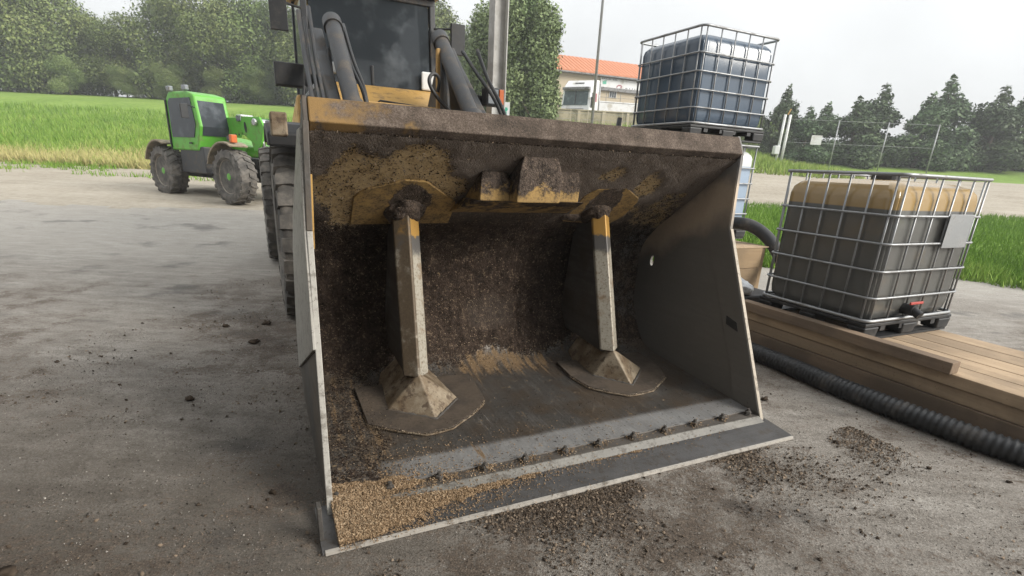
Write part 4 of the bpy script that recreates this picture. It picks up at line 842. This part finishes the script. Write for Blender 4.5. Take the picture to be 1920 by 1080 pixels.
MB().tube([(-.1, BY+.16, 1.65), (.05, BY+.16, 1.25)], .05, 12).build('tilt_ram', M['chrome'], TH, smooth=True)

# ------------------------------------------------------------------ truck, wall, building on the rise
TR = empty('white_truck', (4.2, 47.7, 4.9), R(-27), 'white tractor truck with sleeper cab parked behind the weathered wall', 'truck')
b = MB(); b.prism([(-1.25, .02, .5), (-1.25, .0, 1.0), (-1.25, .06, 1.62), (-1.25, .28, 2.85), (-1.25, .5, 3.2), (-1.25, 1.2, 3.72), (-1.25, 2.2, 3.85), (-1.25, 2.25, .5)], (2.5, 0, 0)); cb_ = b.build('cab', M['white'], TR, bevel=.07)
b = MB(); b.prism([(-1.08, .035, 1.70), (1.08, .035, 1.70), (1.05, .24, 2.80), (-1.05, .24, 2.80)], (0, .02, 0)); b.build('windscreen', M['glass_pale'], cb_)
MB().box(-1.18, 1.18, -.06, .3, 2.86, 3.06).build('sun_visor', M['grey_dark'], cb_, bevel=.03)
MB().box(-.015, .015, .0, .12, 1.7, 2.8).build('wiper', M['black'], cb_)
MB().prism([(1.252, .35, 1.75), (1.252, 1.05, 1.75), (1.252, 1.05, 2.7), (1.252, .55, 2.7)], (.01, 0, 0)).build('side_window', M['glass_dark'], cb_)
MB().box(1.252, 1.262, 1.35, 1.75, 2.1, 2.75).build('sleeper_panel', M['plumpaint'], cb_)
for z in (.72, .95, 1.18, 1.40): MB().box(-.8, .8, -.012, .03, z, z+.035).build('grille_bar', M['grey_dark'], cb_)
for x in (-.95, .95): MB().box(x-.22, x+.22, -.03, .05, .62, .86).build('headlight', M['lens'], cb_, bevel=.02)
for x in (-1.42, 1.42): b = MB(); b.box(x-.1, x+.1, .12, .22, 1.5, 2.3); b.tube([(x, .2, 2.2), (x*.88, .3, 2.3)], .03, 6); b.build('mirror', M['dark_paint'], cb_, bevel=.03)
MB().box(-.4, .4, .75, .98, 3.36, 3.5).build('roof_vent', M['grey_dark'], cb_)
MB().box(-.9, .9, 2.26, 6.2, .7, 1.0).build('truck_frame', M['dark_paint'], TR)
MB().tube([(1.18, 2.5, .8), (1.18, 2.5, 3.6)], .09, 10).build('exhaust_stack', M['galv'], TR, smooth=True)
for y in (1.2, 4.6, 5.6):
    for x in (-1.05, 1.05): MB().lathe([(.2, -.15), (.48, -.17), (.52, -.1), (.52, .1), (.48, .17), (.2, .15)], (x, y, .52), 'x', 24).build('wheel', M['tyre'], TR)

rwall = empty('retaining_wall', (2.45, 46.1, 0), R(3), 'long weathered concrete wall below the truck with weedy stains', 'wall')
for i in range(7):
    MB().box(i*2.0+.012, i*2.0+1.988, -.12, .12, 4.3, 6.0).build('wall_panel', M['stone'], rwall, bevel=.02); MB().box(i*2.0-.11, i*2.0+.11, -.17, -.122, 4.3, 6.02).build('pilaster', M['cream'], rwall, bevel=.02)
MB().box(-.1, 14.1, -.18, .18, 6.02, 6.12).build('coping', M['stone'], rwall, bevel=.02)
fence = empty('wire_fence', (2.3, 44.2, 0), R(2), 'pale posts with thin wires below the weathered wall', 'fence')
for i in range(9): zb = tz1(2.3+i*1.35, 44.2); MB().box(i*1.35-.035, i*1.35+.035, -.035, .035, zb-.1, zb+1.5).build('fence_post', M['cream'], fence)
for h_ in (.4, .8, 1.2): MB().tube([(i*1.35, -.05, tz1(2.3+i*1.35, 44.2)+h_) for i in range(9)], .008, 4).build('wire', M['galv'], fence)

bl = empty('roadside_building', (3.2, 56, 0), R(20), 'cream building with orange tiled roof and a white sign band above the truck', 'building')
mbw = MB(); mbw.box(-1.6, 16, .0, 8, 4.5, 10.36); mbw.build('wall', M['cream'], bl)
rt = NT('orange_roof_tiles'); n_ = rt.noise(1.5, 4); n2_ = rt.noise(14, 3); rt.set(color=rt.mix(n_, (.50, .19, .09), rt.mix(n2_, (.62, .27, .15), (.42, .15, .075))), rough=.85)
M['rooftile'] = rt.m
b = MB()
for i in range(40):
    u = -2.1+i*.47
    for a, c_ in (((-.55, 10.42), (4.2, 12.5)),): b.prism([(u, a[0], a[1]), (u+.47, a[0], a[1]), (u+.47, a[0], a[1]+.05), (u+.30, a[0], a[1]+.13), (u+.12, a[0], a[1]+.13), (u, a[0], a[1]+.05)], (0, c_[0]-a[0], c_[1]-a[1]))
roof = b.build('roof', M['rooftile'], bl); MB().prism([(-2.1, 8.6, 10.42), (16.6, 8.6, 10.42), (16.6, 4.2, 12.5), (-2.1, 4.2, 12.5)], (0, 0, .1)).build('roof_back', M['rooftile'], bl)
MB().box(-2.1, 16.6, -.62, -.50, 10.30, 10.42).build('gutter', M['grey_dark'], bl); MB().box(-2.1, 16.6, -.5, .0, 10.30, 10.36).build('eave_board', M['grey_dark'], bl)
sg = MB().box(4.45, 12.8, -.16, -.005, 9.40, 10.24).build('sign_band', M['white'], bl)
MB().box(4.45, 12.8, -.3, -.004, 9.10, 9.395).build('canopy_edge', M['grey_dark'], bl)
b = MB(); b.box(4.68, 5.08, -.172, -.161, 9.68, 9.82); b.box(4.68, 4.80, -.172, -.161, 9.82, 9.95); b.box(4.84, 4.95, -.172, -.161, 9.82, 10.0); b.box(4.98, 5.08, -.172, -.161, 9.82, 10.06); b.build('logo', M['tealpaint'], sg)
b = MB(); x = 4.58
for wd in (.09, .05, .1, .06, .09, .07, .05, .1, .08, .07, 0, .1, .06, .08, .09, .07):
    if wd: b.box(x, x+wd, -.17, -.161, 10.10, 10.10+(.07 if wd < .08 else .11))
    x += wd+.03 if wd else .12
b.build('lettering', M['inkpaint'], sg)
b = MB(); arc = [(6.6-.36*math.cos(a), 9.44+.32*math.sin(a)) for a in np.linspace(R(5), R(150), 14)]; arc2 = [(6.6-.25*math.cos(a), 9.44+.2*math.sin(a)) for a in np.linspace(R(5), R(150), 14)]
b.prism([(p[0], -.172, p[1]) for p in arc]+[(p[0], -.172, p[1]) for p in reversed(arc2)], (0, .01, 0)); b.box(6.72, 6.86, -.172, -.161, 9.46, 9.58); b.build('emblem', M['plumpaint'], sg)
b = MB()
for x, h_ in ((7.3, .1), (7.42, .1), (7.74, .12), (8.05, .12), (8.35, .1)): b.box(x, x+.08, -.172, -.161, 9.44, 9.44+h_)
b.build('lettering', M['inkpaint'], sg)
wn = MB().box(5.6, 6.42, -.06, -.004, 8.52, 9.10).build('window', M['white'], bl)
for x in (5.66, 5.91, 6.16): MB().box(x, x+.2, -.07, -.061, 8.57, 9.06).build('pane', M['glass_dark'], wn)
for x in (9.3, 12.0): w_ = MB().box(x, x+.9, -.06, -.004, 8.4, 9.08).build('window', M['white'], bl); [MB().box(x+.06+k*.42, x+.42+k*.42, -.07, -.061, 8.46, 9.02).build('pane', M['glass_dark'], w_) for k in range(2)]
lw = empty('low_white_wall', (5.9, 53.2, 0), R(10), 'low white wall with a thin railing in front of the cream building', 'wall')
MB().box(0, 9, -.1, .1, 4.6, 7.55).build('wall_body', M['white'], lw, bevel=.02); MB().box(0, 9, -.14, .14, 7.56, 7.66).build('wall_cap', M['white'], lw, bevel=.02)
for i in range(7): MB().tube([(.3+i*1.4, 0, 7.66), (.3+i*1.4, 0, 8.35)], .025, 6).build('railing_post', M['grey_dark'], lw)
MB().tube([(.1, 0, 8.0), (8.9, 0, 8.0)], .018, 6).build('rail', M['grey_dark'], lw)

lamp = empty('street_lamp', (3.02, 25, tz1(3.02, 25)), 0, 'tall galvanised lamp post rising in front of the truck', 'street lamp')
MB().tube([(0, 0, 0), (0, 0, 1.2)], .085, 14).build('base_tube', M['galv'], lamp, smooth='auto'); MB().tube([(0, 0, 1.2), (0, 0, 9.2), (.25, -.1, 9.7), (1.1, -.5, 9.9)], [.065, .05, .045, .04], 12).build('mast', M['galv'], lamp, smooth=True)
MB().box(1.0, 1.6, -.68, -.48, 9.85, 9.97).build('lamp_head', M['grey_dark'], lamp, bevel=.03)
sgn = empty('small_sign', (-.44, 14, tz1(-.44, 14)), 0, 'small white notice with a green mark on a post beside the shed column', 'sign')
MB().tube([(0, .02, 0), (0, .02, 2.55)], .02, 8).build('post', M['galv'], sgn, smooth=True); pn = MB().box(-.09, .09, -.005, .0, 2.2, 2.58).build('panel', M['white'], sgn)
b = MB(); b.lathe([(.045, -.008), (.045, -.0055)], (0, 0, 2.42), 'y', 14); b.box(-.02, .02, -.008, -.0055, 2.30, 2.37); b.build('mark', M['tealpaint'], pn)

# mast and gear by the gravel on the right
gp = empty('barrier_mast', (17.3, 38, tz1(17.3, 38)), 0, 'pale twin tube mast with a control box beside the gravel road', 'mast')
for x in (0, .34): MB().tube([(x, 0, 0), (x+.05, 0, 3.2)], .08, 10).build('mast_tube', M['white'], gp, smooth=True)
MB().box(-.3, .05, -.2, .2, .7, 1.25).build('control_box', M['white'], gp, bevel=.04); MB().tube([(-.2, 0, .12), (1.3, 0, .1)], .07, 8).build('foot_bar', M['galv'], gp, smooth=True); MB().tube([(.2, 0, 3.2), (.35, 0, 3.55)], .04, 8).build('top_fitting', M['yellow'], gp)
fr = empty('wire_gate', (18.2, 39, tz1(18.2, 39)), R(-5), 'thin grey wire gate before the dark trees on the right', 'gate')
for x in (0, 3.2, 6.4, 9.6): MB().tube([(x, 0, 0), (x, 0, 3.1)], .04, 8).build('gate_post', M['galv'], fr, smooth=True)
for z in (1.6, 3.05): MB().tube([(0, 0, z), (9.6, 0, z)], .011, 6).build('rail', M['galv'], fr)
MB().box(1.6, 2.3, -.06, -.045, 1.5, 2.1).build('plate', M['white'], fr)

# ------------------------------------------------------------------ trees
def leaf_cloud(n, lobes, leaf, seed, drop=.0):
    rg = np.random.default_rng(seed); wts = np.array([l[3]*l[4]*l[5] for l in lobes])**(2/3); idx = rg.choice(len(lobes), n, p=wts/wts.sum()); L = np.array(lobes)[idx]
    d = rg.normal(size=(n, 3)); d /= np.linalg.norm(d, axis=1)[:, None]; rr = rg.random(n)**.33; rr = .55+.45*rr
    # clumps: pull leaves to random sub-centres on the lobe
    nc = max(8, n//55); cc = rg.normal(size=(nc, 3)); cc /= np.linalg.norm(cc, axis=1)[:, None]; ci = rg.integers(0, nc, n)
    d = d*.30+cc[ci]*(.8+.25*rg.random(n)[:, None]); P_ = L[:, :3]+d*L[:, 3:6]*rr[:, None]
    nrm = d*.6+rg.normal(size=(n, 3))*.6+np.array([0, 0, .35]); nrm /= np.linalg.norm(nrm, axis=1)[:, None]
    a = np.cross(nrm, rg.normal(size=(n, 3))); a /= np.linalg.norm(a, axis=1)[:, None]; b_ = np.cross(nrm, a); s_ = leaf*(.5+1.3*rg.random(n)**2)[:, None]
    lb_ = rg.random(len(lobes))
    V_ = np.stack([P_-a*s_*.5, P_+b_*s_*.36, P_+a*s_*.5+nrm*s_*.15, P_-b_*s_*.36], 1).reshape(-1, 3); F_ = np.arange(4*n).reshape(n, 4)
    tc = np.clip(rg.random(nc)[ci]*.4+rg.random(n)*.4+(lb_[idx]-.3)*.45, 0, 1); return V_, F_, np.repeat(tc, 4)
def tree_proto(name, h, lobes, n, leaf, seed, mat, trunk_r=.16):
    t = empty(name); b = MB(); b.tube([(0, 0, -.3), (.05, 0, h*.25), (-.05, .05, h*.55), (0, 0, h*.86)], [trunk_r*1.25, trunk_r, trunk_r*.65, trunk_r*.2], 9); rg = random.Random(seed)
    for k in range(7): z = h*(.22+.09*k); a = rg.random()*6.28; l = h*.2*(1-.08*k); b.tube([(0, 0, z), (l*.5*math.cos(a), l*.5*math.sin(a), z+l*.35), (l*math.cos(a), l*math.sin(a), z+l*.8)], [trunk_r*.45, trunk_r*.3, trunk_r*.1], 6)
    b.build('trunk', M['bark'], t, smooth=True); V_, F_, tc = leaf_cloud(n, lobes, leaf, seed); np_obj('crown', V_, F_, mat, t, tc); return t
def put(proto, used, x, y, s, rz, label, cat, group, sz=1.):
    o = proto if not used else copy_tree(proto); o.location = (x, y, tz1(x, y)-.1); o.scale = (s, s, s*sz); o.rotation_euler = (0, 0, rz); return tag(o, label, cat, group)
rg = np.random.default_rng(5)
lob = [(0, 0, 5.6, 3.2, 3.0, 3.4)]+[(2.6*math.cos(a), 2.2*math.sin(a), 1.3, 2.1, 1.9, 1.7) for a in np.linspace(.3, 6.6, 7)[:-1]]+[(2.3*math.cos(a), 2.3*math.sin(a), z, 1.9, 1.9, 1.9) for a, z in zip(np.linspace(0, 6.28, 8)[:-1], (2.6, 4.2, 3.0, 5.2, 2.7, 4.5, 6.2))]+[(.6, .3, 8.2, 1.7, 1.7, 1.6), (-.9, -.4, 7.6, 1.5, 1.6, 1.5)]
pA = tree_proto('hedgerow_tree', 9.5, lob, 52000, .19, 3, M['leaf'])
words = ['first', 'second', 'third', 'fourth', 'fifth', 'sixth', 'seventh', 'eighth', 'ninth', 'tenth', 'eleventh', 'twelfth', 'thirteenth', 'fourteenth', 'fifteenth']
xs = [-60, -54, -48.5, -43, -38, -33, -28.6, -24.6, -20, -15, -10, -5, -1]
rgl = np.random.default_rng(91); lobB = [(0, 0, 4.8, 2.6, 2.6, 3.2)]+[(r_*math.cos(a), r_*math.sin(a), z, q, q, q*.85) for r_, a, z, q in zip(1.4+1.6*rgl.random(17), 6.28*rgl.random(17), .8+7.6*rgl.random(17), 1.0+1.1*rgl.random(17))]
pA2 = tree_proto('hedgerow_tree', 9.0, lobB, 52000, .165, 44, M['leaf'])
for i, x in enumerate(xs): put(pA if i % 2 == 0 else pA2, i > 1, x+random.uniform(-.5, .5), 60+random.uniform(-2, 3), 1.0+random.uniform(-.2, .25), i*1.9, 'leafy green tree on the meadow bank, %s in the row from the left' % words[i], 'tree', 'hedgerow trees along the top of the meadow')
for i, (x, y, s_) in enumerate(((-57, 57, .34), (-51, 57.5, .3), (-45.5, 57, .37), (-40, 57.3, .3), (-35.5, 57, .35), (-31, 57.4, .33), (-26.5, 57, .36))): put(pA2, True, x, y, s_, i*2.3, 'low bushy growth at the foot of the trees on the bank, %s from the left' % words[i], 'bush', 'bushes at the foot of the hedgerow')
lob2 = [(.0, 0, z, .95-.03*abs(z-4)*2*.8, .95-.03*abs(z-4)*1.6, .95) for z in np.linspace(.9, 7.6, 9)]+[(.5*math.cos(a), .5*math.sin(a), z, .7, .7, .8) for a, z in zip(np.linspace(0, 9, 8), np.linspace(1, 7, 8))]
pB = tree_proto('poplar_bush', 8.6, lob2, 30000, .14, 8, M['leaf2'], .1)
for i, (x, y, s_, lb) in enumerate(((-.75, 30.5, .92, 'tall slim green bush right beside the shed column'), (.12, 31.2, 1.0, 'tall slim green bush in the middle of the group left of the truck'), (.85, 30.2, .9, 'tall slim green bush nearest to the white truck'), (-2.4, 33, .9, 'tall slim green bush showing past the loader cab'))): put(pB, i, x, y, s_, i*1.3, lb, 'bush', 'tall bushes between the loader and the truck')
rg3 = np.random.default_rng(77); lob3 = [(0, 0, 4.3, .42, .42, 1.1), (.12, 0, 5.2, .22, .22, .55)]
for k in range(26): z = rg3.random()**1.2*3.9+.4; r_ = (1.75-z*.32)*(.45+.6*rg3.random()); a = rg3.random()*6.28; q = .38+.4*rg3.random(); lob3.append((r_*math.cos(a), r_*math.sin(a), z, q*1.15, q*1.15, q))
pC = tree_proto('conifer_tree', 5.4, lob3, 20000, .17, 12, M['needle'], .12)
cl = [(20.6, 45.5, .9, .95, 'pointed dark evergreen standing tallest right of the tank stack'), (19.0, 46.2, .72, .8, 'low dark evergreen just left of the tallest one'), (22.3, 44.7, .95, .68, 'broad dark evergreen behind the barrier mast'), (24.0, 45.6, 1.0, .7, 'dark evergreen just right of the barrier mast'), (26.2, 45, 1.15, .68, 'dark evergreen at the left end of the gate'), (28.8, 46.5, 1.25, .75, 'dark evergreen behind the middle of the gate'), (31.5, 45, 1.2, .72, 'dark evergreen at the right end of the gate'), (34.4, 47, 1.35, .8, 'tall dark evergreen just right of the gate'), (37.8, 46, 1.3, .75, 'dark evergreen third from the right end of the row'), (41.2, 47, 1.4, .85, 'dark evergreen second from the right end of the row'), (45, 47, 1.4, .8, 'dark evergreen at the right end of the row')]
for i, (x, y, s_, sz, lb) in enumerate(cl): put(pC, i, x, y, s_*1.12, i*2.1, lb, 'tree', 'evergreens on the right beyond the gravel road', sz)
ls = [(17.4, 45, .35, 'small yellow green shrub beside the gravel, left of the conifers')]
for x, y, s_, lb in ls: put(pA, 1, x, y, s_, 1., lb, 'shrub', None)

# ------------------------------------------------------------------ grass, chaff, crumbs
def blades(n, sampler, h, wd, seed, name, pal=(0, 1), dry=0):
    rg = np.random.default_rng(seed); x, y = sampler(rg, n); z = tz(x, y); a = rg.random(n)*6.28; hh = h*(.5+rg.random(n)); lean = rg.normal(size=(n, 2))*.35*hh[:, None]; ww = wd*(.6+.8*rg.random(n))
    A = np.stack([x-np.cos(a)*ww, y-np.sin(a)*ww, z-.02], 1); B = np.stack([x+np.cos(a)*ww, y+np.sin(a)*ww, z-.02], 1); C_ = np.stack([x+lean[:, 0], y+lean[:, 1], z+hh], 1)
    tn = pal[0]+(pal[1]-pal[0])*np.clip(.55*fbm(x*.5, y*.5)+.5*rg.random(n)-.05, 0, 1)
    tn = np.clip(tn+dry*sstep(29, 22.5, y+2.5*(fbm(x*.4, y*.4)-.5)), 0, 1)
    return tag(np_obj(name, np.stack([A, B, C_], 1).reshape(-1, 3), np.arange(3*n).reshape(n, 3), M['grass'], tint=np.repeat(tn, 3)), kind='stuff')
def s_right(rg, n):
    y = 9.2+10.2*rg.random(n)**1.3; x = 1.5+rg.random(n)*(y*1.05); return x, y
blades(60000, s_right, .13, .012, 21, 'grass_verge', (0, .75))
def s_left(rg, n):
    y = 21+22*rg.random(n)**1.5; x = -y*(.05+1.05*rg.random(n)); return x, y
blades(52000, s_left, .30, .03, 22, 'meadow_grass', (.15, .95), .55)
def s_mid(rg, n): y = 30+16*rg.random(n); x = -3+rg.random(n)*22; return x, y
blades(22000, s_mid, .4, .04, 23, 'dry_weeds', (.55, 1))

def s_edge(rg, n):
    left = rg.random(n) < .6; y = np.where(left, 17.5+5.2*rg.random(n)**.6, 8.2+1.6*rg.random(n)**.6); x = np.where(left, -y*(.05+1.05*rg.random(n)), 1.8+rg.random(n)*9); k = fbm(x*1.1, y*1.6, 3) > .56; return x[k], y[k]
def blades_at(n, sampler, *a, **k):
    rg0 = np.random.default_rng(a[2]+100); xy = sampler(rg0, n); return blades(len(xy[0]), lambda r_, m_: xy, *a, **k)
blades_at(30000, s_edge, .16, .016, 24, 'edge_weeds', (.1, 1))

def flakes(P_, size, seed, name, mat, tint=None, parent=None, flat=.5, aspect=2.2):
    """little bent chips lying about the points P_ (n,3); size may be an array"""
    rg = np.random.default_rng(seed); n = len(P_); d = rg.normal(size=(n, 3)); d[:, 2] *= flat; d /= np.linalg.norm(d, axis=1)[:, None]
    up = rg.normal(size=(n, 3))*.5+np.array([0, 0, 1]); s_ = np.cross(d, up); s_ /= np.linalg.norm(s_, axis=1)[:, None]; nn_ = np.cross(s_, d); sz = (size*(.5+rg.random(n)))[:, None]
    w_ = sz/aspect; V_ = np.stack([P_-d*sz*.5, P_+s_*w_*.5, P_+d*sz*.5, P_-s_*w_*.5, P_+nn_*w_*.7], 1).reshape(-1, 3)
    b_ = np.arange(n)[:, None]*5; F_ = np.concatenate([b_+np.array([[0, 1, 4]]), b_+np.array([[1, 2, 4]]), b_+np.array([[2, 3, 4]]), b_+np.array([[3, 0, 4]])], 0)
    t = rg.random(n) if tint is None else tint
    return tag(np_obj(name, V_, F_, mat, parent, np.repeat(t, 5)), kind='stuff')
# straw chaff spilled over the left corner of the edge
def edge_z(v): return np.interp(v, [0, .004, .19, .238, .245, .246, .322, .325, 1.3], [.016, .017, .034, .056, .056, .054, .054, .066, .122])
rg = np.random.default_rng(31); n = 240000; u = EX0+.02+2.4*rg.random(n)**1.9; v = -.02+.62*rg.random(n)
nz = .55*fbm(u*6, v*6, 4)+.45*fbm(u*22+9, v*22, 3); core = np.exp(-(u/.36)**2)*np.where(v < .33, 1, np.exp(-((v-.33)/.07)**2)); bandc = np.exp(-((v-.165)/.030)**2)*np.exp(-(u/1.15)**2)*1.0; bandc = np.maximum(bandc, .78*np.exp(-((v-.180)/.010)**2)*np.exp(-(u/2.1)**2)); bandb = np.exp(-((v-.29)/.036)**2)*np.exp(-((u)/.8)**2)*.75; tail = np.exp(-((v-(.13-.03*u))/.07)**2)*np.exp(-(u/.70)**2)
dens = np.clip(1.25*core+.95*bandc+.85*bandb+.9*tail, 0, 1.3); edgecut = sstep(-.004, .03, v-.065*np.clip((u-.38)/.6, 0, 1.4))
keep = ((dens*edgecut+(nz-.5)*1.7 > .66) | (rg.random(n) < .19*dens*edgecut+.03*np.exp(-u/.7))) & (u > .022)
hgt = np.clip((dens+(nz-.5)*1.1-.5), 0, 1)*.038*np.where(v < .01, .3, 1); u, v, hgt = u[keep], v[keep], hgt[keep]; zz = edge_z(v)+rg.random(len(u))*hgt+.003
chaff = flakes(np.stack([u, v, zz], 1), .0085, 32, 'straw_chaff', M['chaff'], tint=np.clip(.2+.55*rg.random(len(u))+.25*(zz-edge_z(v))/.04, 0, 1)); chaff.matrix_world = LM; tag(chaff, 'pale straw chaff spilled over the left end of the cutting edge', 'chaff')
# heap body under the loose chips so no steel shows through the thick part
gu, gv = np.meshgrid(np.linspace(.03, 1.3, 150), np.linspace(-.0, .55, 80), indexing='ij'); nz = .55*fbm(gu*6, gv*6, 4)+.45*fbm(gu*22+9, gv*22, 3)
de = np.clip(1.25*np.exp(-(gu/.36)**2)*np.where(gv < .33, 1, np.exp(-((gv-.33)/.07)**2))+.9*np.exp(-((gv-(.13-.03*gu))/.075)**2)*np.exp(-(gu/.62)**2), 0, 1.3)*sstep(.0, .04, gv-.065*np.clip((gu-.38)/.6, 0, 1.4))
hz = np.clip(de+(nz-.5)*1.8-.78, -.3, 1)*1.25*.03+.012*(fbm(gu*45, gv*45, 2)-.5)*(de > .4); Z = edge_z(gv)+hz
I = np.arange(gu.size).reshape(gu.shape); F = np.stack([I[:-1, :-1], I[1:, :-1], I[1:, 1:], I[:-1, 1:]], -1).reshape(-1, 4)
hp = np_obj('chaff_heap', np.stack([gu, gv, Z], -1).reshape(-1, 3), F[(hz.ravel()[F] > -.004).all(1)], M['chaff'], None, tint=np.clip(.15+.5*fbm(gu*60, gv*60, 2).ravel(), 0, 1), smooth=True); hp.matrix_world = LM; tag(hp, 'pale straw heap in the left front corner of the bucket', 'chaff', kind='stuff')
# knobs of chaff caught on the bolts
pts = []
for i, u_ in enumerate((.05, .292, .535, .777, 1.009, 1.255, 1.478, 1.72, 1.956, 2.196, 2.431)):
    k = int(520*math.exp(-u_/.9)+60); q = rg.normal(size=(k, 3))*np.array([.03, .018, .008]); q[:, 2] = np.abs(q[:, 2])*1.6; pts.append(q+np.array([u_+.012, .285, .056]))
pts = np.concatenate(pts); kn = flakes(pts, .0085, 33, 'bolt_chaff', M['chaff']); kn.matrix_world = LM; tag(kn, 'tufts of straw chaff caught round the row of bolts', 'chaff')
# loose crumbs on floor and wall of the bucket
def on_shell(u, s):
    v = np.interp(s, PS, PR[:, 0]); z = np.interp(s, PS, PR[:, 1]); nv = np.interp(s, PS, PN[:, 0]); nz_ = np.interp(s, PS, PN[:, 1]); k = .006; return np.stack([u+.04*z, v+nv*k, z+nz_*k], 1)
n = 170000; u = .05+2.62*rg.random(n); s_ = 3.15*rg.random(n); dn = dirt[(np.clip((u-.03)/(W-.06)*(NU-1), 0, NU-1)).astype(int), np.clip(np.searchsorted(PS, s_), 0, len(PS)-1)]
pn = paint[(np.clip((u-.03)/(W-.06)*(NU-1), 0, NU-1)).astype(int), np.clip(np.searchsorted(PS, s_), 0, len(PS)-1)]
clean = inpoly(u, s_, rustL)*.09+inpoly(u, s_, [(.02, .9), (2.7, 1.05), (2.7, 1.35), (.02, 1.3)])*.06+np.exp(-((s_-1.34)/.07)**2)*.08
left = np.exp(-((u-.18)/.2)**2)*(s_ < 1.3)*.16
keep = rg.random(n) < np.clip((.40*dn+.07*pn)*(s_ > 1.1)+clean+left+.005, 0, 1); u, s_ = u[keep], s_[keep]
tt = rg.random(len(u)); tt = np.where(rg.random(len(u)) < .30, .80+.2*tt, tt*.72); tt = np.where(s_ > 1.35, tt*.88+.12*(rg.random(len(u)) < .08), .3+.62*tt); tt = np.where((s_ > 2.25), .45+.55*tt, tt)
cr = flakes(on_shell(u, s_), np.where(s_ > 1.3, .0125, .009), 35, 'compost_crumbs', M['crumb'], tint=np.clip(tt, 0, 1), flat=1.); cr.matrix_world = LM; tag(cr, 'dark compost crumbs stuck inside the bucket', 'compost')
# crumbs and clods on the concrete
n = 120000; a = rg.random(n); x = np.empty(n); y = np.empty(n)
sel = rg.random(n); uu = rg.random(n)*3.4-.1; vv = -np.abs(rg.normal(size=n))*.22-.01; PW = np.array([(LM @ Vector((a_, b_, 0)))[:2] for a_, b_ in zip(uu, vv)])
xr = rg.random(n)*7-3.6; yr = .6+rg.random(n)*6.5; x = np.where(sel < .45, PW[:, 0], xr); y = np.where(sel < .45, PW[:, 1], yr)
cl = fbm(x*2.2, y*2.2, 4); keep = (cl+.25*rg.random(n) > .63); x, y = x[keep], y[keep]
so = flakes(np.stack([x, y, np.full(len(x), .004)], 1), 0.0045+.016*rg.random(len(x))**9, 37, 'soil_crumbs', M['soil'], flat=.3, aspect=1.5); tag(so, 'brown soil crumbs scattered on the concrete', 'soil')
cl_v, cl_f = [], []
bmc = bmesh.new(); bmesh.ops.create_icosphere(bmc, subdivisions=2, radius=1); base = np.array([v.co[:] for v in bmc.verts]); bf = np.array([[v.index for v in f.verts] for f in bmc.faces]); bmc.free()
for k in range(85):
    if k < 5: px_, py_ = [(-2.02, 4.28), (-1.96, 4.42), (-2.2, 4.2), (-1.9, 4.36), (-2.35, 4.75)][k]; r_ = .035
    else: px_, py_ = rg.random()*7-3.8, 1.0+rg.random()*6; r_ = .008+.02*rg.random()**3
    q = LM.inverted() @ Vector((px_, py_, 0))
    if -.1 < q.x < 2.9 and -.1 < q.y < 4.5: continue
    V_ = base*(r_*(.45+.95*rg.random((len(base), 1))))*np.array([1.2, 1, .7])+np.array([px_, py_, r_*.45]); cl_f.append(bf+sum(len(a_) for a_ in cl_v)); cl_v.append(V_)
V_ = np.concatenate(cl_v); tag(np_obj('soil_clods', V_, np.concatenate(cl_f), M['soil'], tint=rg.random(len(V_))*.45), 'dark soil clods lying on the concrete', 'soil', kind='stuff')

pu, pv, pt = [], [], []
for k in range(5200):
    u = .29+.78*rg.random()**1.9; v = .66+.9*rg.random(); e = .31+max(0, .75-v)*1.6
    if u > e and rg.random() < .75*math.exp(-(u-.3)/.2)+.05 and not (.5 < u < .88 and .84 < v < 1.2): pu.append(u+.005); pv.append(v); pt.append(.35+.6*rg.random())
edgeL = EDL[2:9]; edgeR = EDR[1:8]
for ed in (edgeL, edgeR):
    for (a0, b0), (a1, b1) in zip(ed[:-1], ed[1:]):
        for k in range(int(420*math.hypot(a1-a0, b1-b0))): t = rg.random(); pu.append(a0+(a1-a0)*t+.008*rg.normal()); pv.append(b0+(b1-b0)*t-.010+.010*rg.normal()); pt.append(.6+.4*rg.random())
pu, pv = np.array(pu), np.array(pv); pz = np.interp(pv, PR[:110, 0], PR[:110, 1])+.022
cr2 = flakes(np.stack([pu, pv, pz-.006*(rg.random(len(pu)))], 1), .008, 41, 'pad_crumbs', M['crumb'], tint=np.array(pt)); cr2.matrix_world = LM; tag(cr2, 'loose compost crumbs lying on the floor pads under the two ribs', 'compost')

# thin moist air over the yard and the rise behind it
hz_ = NT('moist_air'); hz_.t.nodes.remove(hz_.b); pv_ = hz_.n('ShaderNodeVolumePrincipled'); pv_.inputs['Color'].default_value = (.93, .95, .97, 1); pv_.inputs['Density'].default_value = HAZE; pv_.inputs['Anisotropy'].default_value = .2
hz_.link(pv_.outputs[0], hz_.t.nodes['Material Output'].inputs['Volume'])
tag(MB().box(-262, 302, -62, 482, -1, 21).build('haze', hz_.m), kind='stuff')

# grit trodden into the near concrete
n = 90000; x = -3.4+7.2*rg.random(n); y = .7+4.8*rg.random(n)**1.2; k = (fbm(x*3, y*5, 4)+.35*rg.random(n)) > .66; x, y = x[k], y[k]
M['grit'] = tint_mat('yard_grit', [(0, (.03, .026, .022)), (.45, (.10, .09, .078)), (.8, (.27, .25, .225)), (1, (.5, .47, .42))], .95)
tag(flakes(np.stack([x, y, np.full(len(x), .002)], 1), .0035+.006*rg.random(len(x))**4, 52, 'yard_grit', M['grit'], flat=.2, aspect=1.4), 'fine pale and dark grit trodden into the concrete', 'grit')
